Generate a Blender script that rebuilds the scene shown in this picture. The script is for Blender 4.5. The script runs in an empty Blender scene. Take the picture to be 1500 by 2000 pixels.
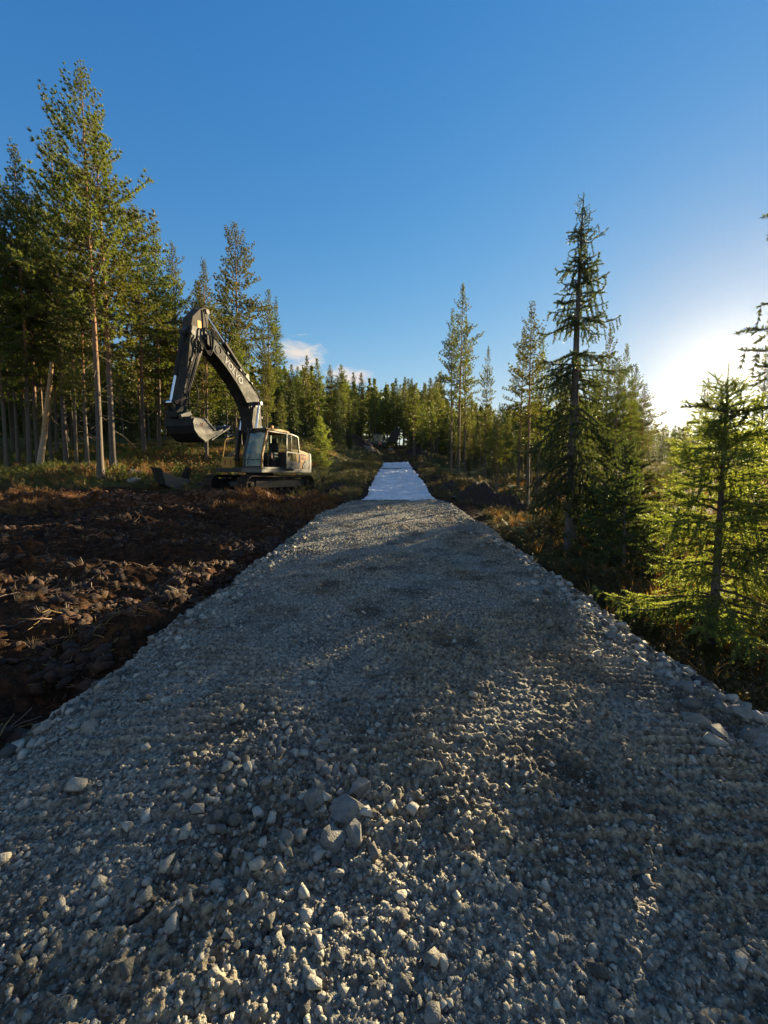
import bpy, bmesh, math, random
import numpy as np
from mathutils import Vector, Matrix

S = bpy.context.scene
COL = S.collection
R = math.radians
rng = np.random.default_rng(7)
random.seed(7)

# ------------------------------------------------------------------ camera
F, PITCH, YAW, CH = 770.0, R(8.1), R(2.1), 1.75
cam = bpy.data.cameras.new("camera")
cam.sensor_fit = 'HORIZONTAL'; cam.sensor_width = 36.0; cam.lens = 36.0*F/1500.0
cam.clip_start = 0.05; cam.clip_end = 5000
camo = bpy.data.objects.new("camera", cam); COL.objects.link(camo)
camo.location = (0, 0, CH); camo.rotation_euler = (R(90)-PITCH, 0, YAW)
S.camera = camo

# ------------------------------------------------------------------ sky, sun, exposure
SUN_AZ, SUN_EL = R(39.0), R(9.3)            # azimuth from +Y towards +X
SUN_DIR = Vector((math.sin(SUN_AZ)*math.cos(SUN_EL), math.cos(SUN_AZ)*math.cos(SUN_EL), math.sin(SUN_EL)))
W = bpy.data.worlds.new("World"); S.world = W; W.use_nodes = True
wt = W.node_tree; wt.nodes.clear()
def wn(t, **k):
    n = wt.nodes.new(t)
    for a, b in k.items(): setattr(n, a, b)
    return n
def wl(a, b): wt.links.new(a, b)
def wm(op, a, b=None, c=None, clamp=False):
    n = wn('ShaderNodeMath', operation=op); n.use_clamp = clamp
    for i, q in enumerate((a, b, c)):
        if q is None: continue
        if isinstance(q, (int, float)): n.inputs[i].default_value = q
        else: wl(q, n.inputs[i])
    return n.outputs[0]
sky = wn('ShaderNodeTexSky', sky_type='NISHITA'); sky.sun_disc = False
sky.sun_elevation = SUN_EL; sky.sun_rotation = SUN_AZ
sky.altitude = 200; sky.air_density = 1.0; sky.dust_density = 0.08; sky.ozone_density = 3.6
tc = wn('ShaderNodeTexCoord'); sep = wn('ShaderNodeSeparateXYZ'); wl(tc.outputs['Generated'], sep.inputs[0])
az = wm('ARCTAN2', sep.outputs[0], sep.outputs[1]); el = wm('ARCSINE', sep.outputs[2])
cmb = wn('ShaderNodeCombineXYZ'); wl(wm('MULTIPLY', az, 9.0), cmb.inputs[0]); wl(wm('MULTIPLY', el, 24.0), cmb.inputs[1])
cn = wn('ShaderNodeTexNoise'); cn.inputs['Scale'].default_value = 1.3; cn.inputs['Detail'].default_value = 7; cn.inputs['Roughness'].default_value = 0.62
cn.inputs['Distortion'].default_value = 0.4
wl(cmb.outputs[0], cn.inputs['Vector'])
def win(a0, wa, e0, we):
    da = wm('DIVIDE', wm('SUBTRACT', az, a0), wa); de = wm('DIVIDE', wm('SUBTRACT', el, e0), we)
    r = wm('ADD', wm('MULTIPLY', da, da), wm('MULTIPLY', de, de))
    return wm('SUBTRACT', 1.0, r, clamp=True)
w1 = win(R(-13.6), R(5.0), R(13.4), R(3.2)); w1b = win(R(-7.0), R(4.6), R(10.8), R(2.2)); w2 = win(R(33.5), R(8.5), R(5.6), R(3.6))
# an unseen broken bank of cloud, added behind the photographer as neutral fill light
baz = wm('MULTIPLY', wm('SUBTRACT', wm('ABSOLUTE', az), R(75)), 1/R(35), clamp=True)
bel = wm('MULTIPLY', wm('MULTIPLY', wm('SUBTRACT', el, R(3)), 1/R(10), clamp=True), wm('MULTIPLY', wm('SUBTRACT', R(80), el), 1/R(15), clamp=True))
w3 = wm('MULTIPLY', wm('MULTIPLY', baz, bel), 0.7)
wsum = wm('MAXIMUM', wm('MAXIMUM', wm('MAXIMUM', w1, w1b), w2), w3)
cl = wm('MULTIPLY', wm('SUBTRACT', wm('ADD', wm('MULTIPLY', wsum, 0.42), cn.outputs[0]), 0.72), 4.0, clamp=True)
cmix = wn('ShaderNodeMix', data_type='RGBA'); wl(cl, cmix.inputs['Factor'])
hs = wn('ShaderNodeHueSaturation'); hs.inputs['Saturation'].default_value = 1.21; hs.inputs['Hue'].default_value = .522; wl(sky.outputs[0], hs.inputs['Color'])
gm = wn('ShaderNodeGamma'); gm.inputs[1].default_value = .90; wl(hs.outputs[0], gm.inputs[0])
# soft shoulder: the brightest sky around the sun rolls off instead of clipping
def vm(op, a, b):
    n = wn('ShaderNodeVectorMath', operation=op)
    for i, q in enumerate((a, b)):
        if isinstance(q, tuple): n.inputs[i].default_value = q
        else: wl(q, n.inputs[i])
    return n.outputs[0]
KS = .42
sh = vm('DIVIDE', vm('MULTIPLY', gm.outputs[0], (1+KS*1.9,)*3), vm('ADD', vm('MULTIPLY', gm.outputs[0], (KS,)*3), (1.0,)*3))
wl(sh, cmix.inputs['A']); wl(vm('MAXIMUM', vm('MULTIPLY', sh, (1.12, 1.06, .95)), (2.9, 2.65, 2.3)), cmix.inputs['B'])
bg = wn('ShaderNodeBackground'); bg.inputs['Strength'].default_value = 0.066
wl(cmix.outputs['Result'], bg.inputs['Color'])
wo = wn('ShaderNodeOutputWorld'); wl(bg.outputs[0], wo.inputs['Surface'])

sl = bpy.data.lights.new("sun", 'SUN'); sl.energy = 5.0; sl.angle = R(0.5); sl.color = (1.0, 0.80, 0.48)
slo = bpy.data.objects.new("sun", sl); COL.objects.link(slo); slo.location = (20, 25, 20)
slo.rotation_euler = (-SUN_DIR).to_track_quat('-Z', 'Y').to_euler()
S.view_settings.view_transform = 'Standard'; S.view_settings.look = 'None'
S.view_settings.exposure = 2.15; S.view_settings.gamma = 1.0
S.cycles.max_bounces = 6; S.cycles.diffuse_bounces = 3; S.cycles.glossy_bounces = 3
S.cycles.transmission_bounces = 5; S.cycles.transparent_max_bounces = 8; S.cycles.volume_bounces = 0
S.cycles.use_denoising = True; S.cycles.denoiser = 'OPENIMAGEDENOISE'; S.cycles.denoising_input_passes = 'RGB_ALBEDO_NORMAL'; S.cycles.denoising_prefilter = 'ACCURATE'; S.cycles.sample_clamp_indirect = 6.0

# ------------------------------------------------------------------ camera calibration used to measure the place
_f = np.array([-math.sin(YAW)*math.cos(PITCH), math.cos(YAW)*math.cos(PITCH), -math.sin(PITCH)])
_r = np.array([math.cos(YAW), math.sin(YAW), 0.0]); _u = np.cross(_r, _f); _c = np.array([0, 0, CH])
def at(u, v, y):
    d = _f*F + _r*(u-750) - _u*(v-1000)
    return _c + d*(y/d[1])

# ------------------------------------------------------------------ noise
_perm = np.random.default_rng(3).permutation(4096).astype(np.int64)
def hsh(i, j, k=0):
    return _perm[(_perm[(_perm[(i + 71*k) & 4095] + j) & 4095] + 13*k) & 4095]
def perlin(x, y, k=0):
    x = np.asarray(x, float); y = np.asarray(y, float)
    i = np.floor(x).astype(np.int64); j = np.floor(y).astype(np.int64); fx = x-i; fy = y-j
    u = fx*fx*fx*(fx*(fx*6-15)+10); v = fy*fy*fy*(fy*(fy*6-15)+10)
    def g(a, b, dx, dy):
        t = hsh(a, b, k)*(2*np.pi/4096); return np.cos(t)*dx + np.sin(t)*dy
    n00 = g(i, j, fx, fy); n10 = g(i+1, j, fx-1, fy); n01 = g(i, j+1, fx, fy-1); n11 = g(i+1, j+1, fx-1, fy-1)
    a = n00+u*(n10-n00); b = n01+u*(n11-n01)
    return (a+v*(b-a))*1.5
def fbm(x, y, o=4, k=0, g=0.5):
    s = 0; a = 1.0; f = 1.0
    for q in range(o):
        s = s + a*perlin(x*f, y*f, k+q*5); a *= g; f *= 2.03
    return s
def worley(x, y, k=0):
    i = np.floor(x).astype(np.int64); j = np.floor(y).astype(np.int64); d1 = np.full(np.shape(x), 9.0); idr = np.zeros(np.shape(x))
    for a in (-1, 0, 1):
        for b in (-1, 0, 1):
            h1 = hsh(i+a, j+b, k)/4096.0; h2 = hsh(i+a, j+b, k+9)/4096.0
            d = (i+a+0.1+0.8*h1-x)**2 + (j+b+0.1+0.8*h2-y)**2
            m = d < d1; d1 = np.where(m, d, d1); idr = np.where(m, hsh(i+a, j+b, k+21)/4096.0, idr)
    return np.sqrt(d1), idr
def sst(a, b, x):
    t = np.clip((np.asarray(x, float)-a)/(b-a), 0, 1); return t*t*(3-2*t)

# ------------------------------------------------------------------ mesh + object helpers
def mesh_np(name, V, Fc, mats, smooth=False, midx=None):
    """V (n,3), Fc (m,3|4)"""
    me = bpy.data.meshes.new(name); V = np.ascontiguousarray(V, np.float32); Fc = np.ascontiguousarray(Fc, np.int32)
    k = Fc.shape[1]; me.vertices.add(len(V)); me.vertices.foreach_set('co', V.ravel())
    me.loops.add(Fc.size); me.loops.foreach_set('vertex_index', Fc.ravel())
    me.polygons.add(len(Fc)); me.polygons.foreach_set('loop_start', np.arange(0, Fc.size, k, dtype=np.int32))
    if smooth: me.polygons.foreach_set('use_smooth', np.ones(len(Fc), bool))
    for m in (mats if isinstance(mats, (list, tuple)) else [mats]): me.materials.append(m)
    if midx is not None: me.polygons.foreach_set('material_index', np.ascontiguousarray(midx, np.int32))
    me.update(calc_edges=True); me.validate() if len(V) < 20000 else None
    return me
def link(name, me, parent=None):
    o = bpy.data.objects.new(name, me); COL.objects.link(o)
    if parent is not None: o.parent = parent
    return o
def tag(o, label=None, cat=None, group=None, kind=None):
    if label: o['label'] = label
    if cat: o['category'] = cat
    if group: o['group'] = group
    if kind: o['kind'] = kind
    return o
def empty(name, loc, rz=0.0, label=None, cat=None, group=None):
    o = bpy.data.objects.new(name, None); COL.objects.link(o); o.location = loc; o.rotation_euler = (0, 0, rz)
    o.empty_display_size = 0.3
    return tag(o, label, cat, group)

class MB:
    def __init__(s): s.v = []; s.f = []
    def add(s, V, Fc):
        b = len(s.v); s.v.extend([tuple(map(float, p)) for p in V]); s.f.extend([tuple(b+i for i in q) for q in Fc]); return s
    def box(s, c, d, rot=None):
        V = []
        for x in (-.5, .5):
            for y in (-.5, .5):
                for z in (-.5, .5):
                    p = Vector((x*d[0], y*d[1], z*d[2]))
                    if rot is not None: p = rot @ p
                    V.append((p.x+c[0], p.y+c[1], p.z+c[2]))
        return s.add(V, [(0, 1, 3, 2), (4, 6, 7, 5), (0, 4, 5, 1), (2, 3, 7, 6), (0, 2, 6, 4), (1, 5, 7, 3)])
    def prism(s, poly, y0, y1):
        n = len(poly); a = sum(poly[i][0]*poly[(i+1) % n][1]-poly[(i+1) % n][0]*poly[i][1] for i in range(n))
        if a < 0: poly = poly[::-1]
        V = [(p[0], y0, p[1]) for p in poly]+[(p[0], y1, p[1]) for p in poly]
        Fc = [tuple(range(n)), tuple(range(2*n-1, n-1, -1))]
        Fc += [(i, n+i, n+(i+1) % n, (i+1) % n) for i in range(n)]
        return s.add(V, Fc)
    def tube(s, pts, r, n=8, cap=True):
        pts = [Vector(p) for p in pts]; m = len(pts); rs = r if isinstance(r, (list, tuple)) else [r]*m
        V = []; up = None
        for i, p in enumerate(pts):
            d = (pts[min(i+1, m-1)]-pts[max(i-1, 0)]).normalized()
            if up is None: up = Vector((0, 0, 1)) if abs(d.z) < .9 else Vector((1, 0, 0))
            a = d.cross(up).normalized(); b = a.cross(d); up = b
            for k in range(n):
                t = 2*math.pi*k/n; q = p+(a*math.cos(t)+b*math.sin(t))*rs[i]; V.append(q[:])
        Fc = [(i*n+k, i*n+(k+1) % n, (i+1)*n+(k+1) % n, (i+1)*n+k) for i in range(m-1) for k in range(n)]
        if cap: Fc += [tuple(range(n-1, -1, -1)), tuple(range((m-1)*n, m*n))]
        return s.add(V, Fc)
    def build(s, name, mat, parent=None, bev=0, smooth=False, seg=2):
        bm = bmesh.new(); vs = [bm.verts.new(p) for p in s.v]
        for q in s.f:
            try: bm.faces.new([vs[i] for i in q])
            except ValueError: pass
        bmesh.ops.recalc_face_normals(bm, faces=bm.faces)
        if bev:
            ed = [e for e in bm.edges if len(e.link_faces) == 2 and e.calc_face_angle() > R(28)]
            if ed: bmesh.ops.bevel(bm, geom=ed, offset=bev, segments=seg, affect='EDGES', profile=.6, clamp_overlap=True)
        me = bpy.data.meshes.new(name); bm.to_mesh(me); bm.free()
        for m in (mat if isinstance(mat, (list, tuple)) else [mat]): me.materials.append(m)
        if smooth:
            me.polygons.foreach_set('use_smooth', [True]*len(me.polygons))
            try: me.set_sharp_from_angle(angle=R(35))
            except Exception: pass
        return link(name, me, parent)

# ------------------------------------------------------------------ materials
class MT:
    def __init__(s, name):
        s.m = bpy.data.materials.new(name); s.m.use_nodes = True; s.t = s.m.node_tree; s.t.nodes.clear()
        s.out = s.n('ShaderNodeOutputMaterial'); s.bs = s.n('ShaderNodeBsdfPrincipled'); s.l(s.bs.outputs[0], s.out.inputs['Surface'])
        s.co = s.n('ShaderNodeTexCoord')
    def n(s, t, **k):
        q = s.t.nodes.new(t)
        for a, b in k.items(): setattr(q, a, b)
        return q
    def l(s, a, b): s.t.links.new(a, b)
    def noise(s, scale, detail=5, rough=.55, vec=None, dist=0):
        q = s.n('ShaderNodeTexNoise'); q.inputs['Scale'].default_value = scale; q.inputs['Detail'].default_value = detail
        q.inputs['Roughness'].default_value = rough; q.inputs['Distortion'].default_value = dist
        s.l(vec if vec is not None else s.co.outputs['Object'], q.inputs['Vector']); return q.outputs[0]
    def ramp(s, fac, stops):
        q = s.n('ShaderNodeValToRGB'); e = q.color_ramp.elements
        while len(e) < len(stops): e.new(0.5)
        for i, (p, c) in enumerate(stops):
            e[i].position = p; e[i].color = (c, c, c, 1) if isinstance(c, (int, float)) else (*c, 1)
        s.l(fac, q.inputs[0]); return q.outputs[0]
    def mix(s, fac, a, b, mode='MIX'):
        q = s.n('ShaderNodeMix', data_type='RGBA', blend_type=mode)
        for i, x in (('Factor', fac), ('A', a), ('B', b)):
            if isinstance(x, (int, float)): q.inputs[i].default_value = x if i == 'Factor' else (x, x, x, 1)
            elif isinstance(x, tuple): q.inputs[i].default_value = (*x, 1)
            else: s.l(x, q.inputs[i])
        return q.outputs['Result']
    def math(s, op, a, b=None, clamp=False):
        q = s.n('ShaderNodeMath', operation=op); q.use_clamp = clamp
        for i, x in enumerate((a, b)):
            if x is None: continue
            if isinstance(x, (int, float)): q.inputs[i].default_value = x
            else: s.l(x, q.inputs[i])
        return q.outputs[0]
    def attr(s, name): q = s.n('ShaderNodeAttribute'); q.attribute_name = name; return q.outputs['Fac']
    def bump(s, h, strength=.5, dist=.02):
        q = s.n('ShaderNodeBump'); q.inputs['Strength'].default_value = strength; q.inputs['Distance'].default_value = dist
        s.l(h, q.inputs['Height']); s.l(q.outputs[0], s.bs.inputs['Normal'])
    def set(s, **k):
        for a, b in k.items():
            i = s.bs.inputs[a.replace('_', ' ')]
            if isinstance(b, tuple): i.default_value = (*b, 1)
            elif isinstance(b, (int, float)): i.default_value = b
            else: s.l(b, i)
        return s

def paint(name, col, rough=.5, metal=0.0, spec=.3, dirt=.35, dcol=(.11, .085, .06), scale=3.0, wear=0.0):
    m = MT(name); a = m.noise(scale, 8, .65); b = m.noise(scale*7, 4, .6)
    f = m.math('MULTIPLY', m.ramp(m.mix(.35, a, b), [(.42, 0.0), (.68, 1.0)]), dirt)
    c = m.mix(f, col, dcol)
    if wear: c = m.mix(m.math('MULTIPLY', m.ramp(m.noise(scale*4, 8, .7), [(.58, 0.0), (.64, 1.0)]), wear), c, (.16, .09, .05))
    m.bs.inputs['Specular IOR Level'].default_value = spec
    m.set(Base_Color=c, Metallic=metal, Roughness=m.math('ADD', m.math('MULTIPLY', f, .35), rough, True)); m.bump(b, .15, .004)
    return m.m

def needles_mat(name, c0, c1, trans=.35, tcol=None, rough=.5):
    m = MT(name); g = m.n('ShaderNodeNewGeometry'); oi = m.n('ShaderNodeObjectInfo')
    c = m.mix(g.outputs['Random Per Island'], c0, c1)
    big = m.ramp(m.noise(.9, 3), [(.35, 0.0), (.65, 1.0)])
    c = m.mix(m.math('MULTIPLY', big, .35), c, tuple(x*1.5 for x in c1))
    hv = m.n('ShaderNodeHueSaturation'); m.l(c, hv.inputs['Color'])
    m.l(m.math('ADD', m.math('MULTIPLY', oi.outputs['Random'], .05), .475), hv.inputs['Hue'])
    m.l(m.math('ADD', m.math('MULTIPLY', oi.outputs['Random'], .4), .8), hv.inputs['Value'])
    m.set(Base_Color=hv.outputs[0], Roughness=rough); m.bs.inputs['Specular IOR Level'].default_value = .35
    tr = m.n('ShaderNodeBsdfTranslucent')
    mm = m.mix(1.0, hv.outputs[0], (1.5, 1.45, .55), 'MULTIPLY'); m.l(mm, tr.inputs['Color'])
    ms = m.n('ShaderNodeMixShader'); ms.inputs[0].default_value = trans
    m.l(m.bs.outputs[0], ms.inputs[1]); m.l(tr.outputs[0], ms.inputs[2]); m.l(ms.outputs[0], m.out.inputs['Surface'])
    return m.m

def bark_mat(name, low, high, z0=.25, z1=.5):
    m = MT(name); g = m.n('ShaderNodeSeparateXYZ'); m.l(m.co.outputs['Generated'], g.inputs[0])
    mp = m.n('ShaderNodeMapping'); mp.inputs['Scale'].default_value = (9, 9, 1.6); m.l(m.co.outputs['Object'], mp.inputs[0])
    n1 = m.noise(3.0, 6, .65, mp.outputs[0]); n2 = m.noise(1.2, 3)
    h = m.math('ADD', g.outputs[2], m.math('MULTIPLY', m.math('SUBTRACT', n2, .5), .35))
    f = m.ramp(h, [(z0, 0.0), (z1, 1.0)])
    c = m.mix(f, low, high); c = m.mix(1.0, c, m.ramp(n1, [(.3, .45), (.7, 1.35)]), 'MULTIPLY')
    m.set(Base_Color=c, Roughness=.9); m.bump(n1, .8, .03)
    return m.m

M = {}
M['pine_needle'] = needles_mat('pine needles', (.053, .074, .019), (.13, .138, .03), .42)
M['spruce_needle'] = needles_mat('spruce needles', (.030, .050, .022), (.075, .09, .032), .38)
M['young_needle'] = needles_mat('young spruce needles', (.11, .15, .045), (.21, .235, .075), .55)
M['pine_bark'] = bark_mat('pine bark', (.105, .082, .062), (.33, .15, .06), .22, .5)
M['spruce_bark'] = bark_mat('spruce bark', (.12, .10, .085), (.12, .095, .075))
M['pale_bark'] = bark_mat('pale weathered wood', (.38, .29, .19), (.42, .25, .12))
M['twig'] = bark_mat('twig bark', (.085, .065, .05), (.10, .07, .05))
M['heath'] = needles_mat('heath leaves', (.055, .053, .026), (.13, .11, .05), .35)
M['rusty'] = needles_mat('rusty heath', (.085, .042, .02), (.24, .12, .045), .3)
M['dry'] = needles_mat('dry grass', (.17, .09, .032), (.34, .20, .075), .35)
M['moss'] = needles_mat('green undergrowth', (.06, .075, .015), (.14, .14, .03), .35)
M['root'] = needles_mat('dead roots and straw', (.06, .04, .025), (.20, .13, .08), .1)

# ------------------------------------------------------------------ the ground
EXC = np.array([-6.42, 18.07]); EXH = R(-108.1); UNH = R(-118.1)
def H0(x, y):
    x = np.asarray(x, float); y = np.asarray(y, float)
    zc = np.interp(y, [-60, 8, 13, 15.6, 20, 49, 77, 110, 200, 600, 3000], [-.6, -.6, -.45, -.2, -.05, .82, 2.75, 4.2, 7, 11, 20])
    zl = np.interp(y, [-60, 10, 16, 18.5, 22, 28, 35, 45, 70, 120, 600, 3000], [-.35, -.3, -.02, .08, .32, 1.0, 2.1, 3.2, 4.8, 7, 12, 20])
    zr = np.interp(y, [-60, 14, 25, 34, 50, 80, 200, 600, 3000], [-.6, -.5, -.2, 0, .1, .2, .2, .3, 4])
    a = sst(1.6, 7 + .08*np.clip(y-20, 0, 60), -x); b = sst(1.5, 4 + .2*np.clip(y-20, 0, 60), x)
    return zc + a*(zl-zc) + b*(zr-zc)
def vegmask(x, y):
    n = fbm(x*.35, y*.35, 3, 2)
    l = sst(21.0, 23.0, y + 1.6*n + np.clip(-8-x, 0, 9)*.12)*sst(6.5, 9.0, -x)
    lb = sst(18.5, 21, y+n)*sst(1.8, 3.0, -x)                       # banks left of the fabric
    r = sst(2.75, 3.5, x+.25*n)
    far = sst(52, 58, y+3*n)*sst(4.5, 8, np.abs(x+1.5)+2*n)
    return np.clip(np.maximum.reduce([l, lb, r, far]), 0, 1)
def RIDGE(x): return 15.2+.10*(np.asarray(x)+6)+.5*perlin(np.asarray(x, float)/3.0, 0*np.asarray(x, float), 13)
def H(x, y, fine=True):
    x = np.asarray(x, float); y = np.asarray(y, float); z = H0(x, y)
    cor = sst(2.0, 3.6, np.abs(x+.0)) ; farf = np.maximum(cor, sst(49, 60, y)*.5)
    z = z + farf*(.22*fbm(x/7, y/7, 3, 1)*np.clip(1+np.abs(y)/60, 1, 3) + .05*perlin(x/1.3, y/1.3, 4))
    z = z + .34*np.exp(-((y-RIDGE(x))/.6)**2)*sst(-2.6, -3.8, x)*(.65+.8*perlin(x/.6, y/.7, 9)+.3*perlin(x/.22, y/.22, 10)) - .16*np.exp(-((y-RIDGE(x)-1.5)/.6)**2)*sst(-7.5, -9, x)
    z = z + .32*np.exp(-((x+3.1)/.75)**2)*sst(14, 18, y)*sst(62, 50, y)*(.7+.9*perlin(x/1.2, y/1.6, 6))
    z = z + .26*np.exp(-((x-3.0)/.7)**2)*sst(13, 17, y)*sst(62, 50, y)*(.7+.8*perlin(x/1.1, y/1.5, 8))
    z = z + .34*np.exp(-((x+3.15+.35*perlin(y/1.3, 0*y, 3))/.36)**2)*sst(10.5, 8, y)*np.clip(.55+1.1*perlin(x/.8, y/.9, 5), 0, 2)
    mud = (1-vegmask(x, y))*sst(2.6, 3.4, -x)*sst(30, 22, y)
    z = z + mud*((.20*fbm(x/1.9, y/1.2, 4, 11, .6)) + .07*np.abs(fbm(x/.5, y/.4, 2, 14)) + .14*np.clip(perlin(x/3.1, y/.9, 12), 0, 1))
    # tracked ruts between the machine and the road edge
    z = z - mud*.1*np.exp(-((y-18-.25*(x+6))/.9)**2)*sst(6, 12, -x)
    # the pad the excavator stands on
    dx, dy = x-EXC[0], y-EXC[1]; hx, hy = math.cos(UNH), math.sin(UNH); al = dx*hx+dy*hy; ac = -dx*hy+dy*hx
    w = sst(3.4, 2.0, np.abs(al))*sst(2.6, 1.5, np.abs(ac)); z = z*(1-w) + w*(.20+.045*al+.03*perlin(x/.5, y/.5, 2))
    if fine:
        near = sst(40, 12, np.hypot(x, y))
        z = z + near*cor*(.035*fbm(x/.28, y/.28, 4, 15, .6) + (.05*np.abs(perlin(x/.16, y/.16, 19)))*(.4+mud))
    return z
def h1(x, y): return float(H(np.array([x]), np.array([y]))[0])

def fan():
    th = np.concatenate([np.linspace(-64, 64, 860), np.linspace(64, 296, 92)[1:-1]])*np.pi/180
    r = [0.5]
    while r[-1] < 42: r.append(r[-1]*1.0062)
    while r[-1] < 410: r.append(r[-1]*1.06)
    r = np.array(r); n, m = len(th), len(r)
    X = np.outer(r, np.sin(th)).ravel(); Y = np.outer(r, np.cos(th)).ravel(); Z = H(X, Y)
    V = np.column_stack([X, Y, Z]); i, j = np.meshgrid(np.arange(m-1), np.arange(n), indexing='ij'); j2 = (j+1) % n
    Fq = np.stack([i*n+j, (i+1)*n+j, (i+1)*n+j2, i*n+j2], -1).reshape(-1, 4)[:, ::-1]
    return V, Fq
g = MT('peat and forest floor')
veg = g.attr('veg'); pe = g.noise(1.1, 8, .62); pf = g.noise(9, 6, .6); pl = g.noise(34, 4, .6)
peat = g.mix(g.ramp(pe, [(.36, 0.0), (.62, 1.0)]), (.012, .008, .006), (.038, .021, .012))
peat = g.mix(g.ramp(pf, [(.45, 0.0), (.7, 1.0)]), peat, (.075, .033, .015))
peat = g.mix(g.math('MULTIPLY', g.ramp(pl, [(.55, 0.0), (.72, 1.0)]), .5), peat, (.13, .085, .045))
floor_ = g.mix(g.ramp(g.noise(.8, 6, .6), [(.38, 0.0), (.62, 1.0)]), (.035, .042, .012), (.08, .058, .022))
floor_ = g.mix(g.ramp(pf, [(.42, 0.0), (.66, 1.0)]), floor_, (.07, .078, .02))
peat = g.mix(g.math('MULTIPLY', g.attr('rust'), g.ramp(pf, [(.35, .2), (.6, 1.0)])), peat, (.15, .058, .024))
g.set(Base_Color=g.mix(veg, peat, floor_), Roughness=.92); g.bs.inputs['Specular IOR Level'].default_value = .05
g.bump(g.mix(.5, pf, pl), .9, .05)
V, Fq = fan(); me = mesh_np('ground', V, Fq, g.m, True)
a_ = me.attributes.new('veg', 'FLOAT', 'POINT'); a_.data.foreach_set('value', vegmask(V[:, 0], V[:, 1]).astype(np.float32))
a_ = me.attributes.new('rust', 'FLOAT', 'POINT'); a_.data.foreach_set('value', (np.exp(-((V[:, 1]-RIDGE(V[:, 0]))/1.0)**2)*np.clip(.5+perlin(V[:, 0]/.9, V[:, 1]/.7, 17), 0, 1)).astype(np.float32))
tag(link('ground', me), kind='structure')

# ------------------------------------------------------------------ gravel road
def half_l(y): return np.interp(y, [-5, 2, 4.4, 9, 13, 15.9, 17], [2.5, 2.48, 2.38, 2.40, 2.42, 1.85, 1.7])
def half_r(y): return np.interp(y, [-5, 2.8, 3.7, 8, 13, 16, 17], [2.62, 2.6, 2.42, 2.28, 2.15, 1.9, 1.8])
def soilmask(x, y): return np.clip(.5+1.5*fbm(x*.9, y*.7, 3, 31)+.35*np.clip(x, -1.5, 1.5)-.12*np.clip(y-2, 0, 6), 0, 1)
def RZ(x, y):
    e = np.where(x < 0, -x-half_l(y), x-half_r(y)) + .16*perlin(x*1.1, y*1.1, 40) + .09*perlin(x*4, y*4, 47)
    z = .03*fbm(x/1.7, y/2.2, 3, 33) - .035*(x/2.2)**2
    # grouser prints left by tracked machines, two bands
    b = np.exp(-((x-1.4)/.72)**4) + np.exp(-((x+1.35)/.6)**4)*.75 + np.exp(-((x-.05)/.6)**4)*.7
    pat = np.clip(.55+1.2*fbm(x/.8, y/.6, 3, 36), 0, 1)*b*sst(1.1, 2.0, y)
    ph = (y + .03*perlin(x/.4, y/.5, 37) + .012*perlin(x/.09, y/.09, 38) + .02*x)/.085; fr = ph-np.floor(ph)
    z = z + .066*pat*(np.where(fr < .3, fr/.3, 1-(fr-.3)/.7)-.4)*(.6+.8*hsh(np.floor(ph).astype(np.int64), 0*x.astype(np.int64), 3)/4096.)
    sm = soilmask(x, y)*(1-.5*pat)
    d1, i1 = worley(x/.044+.3*perlin(x/.05, y/.05, 41), y/.044, 42); z = z + (.010+.013*sm)*(np.clip(1-d1**2*1.6, 0, 1))*(.3+i1)
    d2, i2 = worley(x/.026, y/.026, 43); z = z + .009*np.clip(1-d2**2*1.5, 0, 1)*(.3+i2)
    z = z + .016*fbm(x/.035, y/.035, 2, 44)*(.4+sm) + .045*sm*np.clip(fbm(x/.22, y/.16, 3, 46), -.4, 1)
    z = z - np.clip(e, 0, 9)*.8 - .06*sst(-.35, .05, e)
    return z - .55*np.clip(y-15.75+.15*perlin(x*1.5, 0*x, 48), 0, 9)
xs = np.arange(-3.25, 3.25, .0095)
ys = [-5.0]
while ys[-1] < .3: ys.append(ys[-1]+.06)
while ys[-1] < 16.8: ys.append(ys[-1]+max(.0072, .0036*ys[-1]))
ys = np.array(ys); XX, YY = np.meshgrid(xs, ys); n = len(xs)
i, j = np.meshgrid(np.arange(len(ys)-1), np.arange(n-1), indexing='ij')
Fq = np.stack([i*n+j, i*n+j+1, (i+1)*n+j+1, (i+1)*n+j], -1).reshape(-1, 4)
ZZ = RZ(XX.ravel(), YY.ravel())
g = MT('crushed rock and soil'); so = g.attr('soil'); n1 = g.noise(38, 4, .6); n2 = g.noise(150, 3, .6); n3 = g.noise(1.6, 5, .6)
c1 = g.mix(g.ramp(n1, [(.35, 0.0), (.65, 1.0)]), (.060, .057, .048), (.33, .305, .24))
c2 = g.mix(g.ramp(n1, [(.35, 0.0), (.65, 1.0)]), (.060, .050, .034), (.36, .30, .20))
c = g.mix(g.math('MULTIPLY', so, .8), c1, c2)
c = g.mix(g.ramp(n3, [(.48, 0.0), (.66, .85)]), c, (.045, .037, .027))
g.set(Base_Color=c, Roughness=.88); g.bs.inputs['Specular IOR Level'].default_value = .3
g.bump(g.mix(.5, n1, n2), 1.0, .014)
me = mesh_np('gravel_road', np.column_stack([XX.ravel(), YY.ravel(), ZZ]), Fq, g.m, False)
a_ = me.attributes.new('soil', 'FLOAT', 'POINT'); a_.data.foreach_set('value', soilmask(XX.ravel(), YY.ravel()).astype(np.float32))
tag(link('gravel_road', me), kind='structure')

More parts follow.
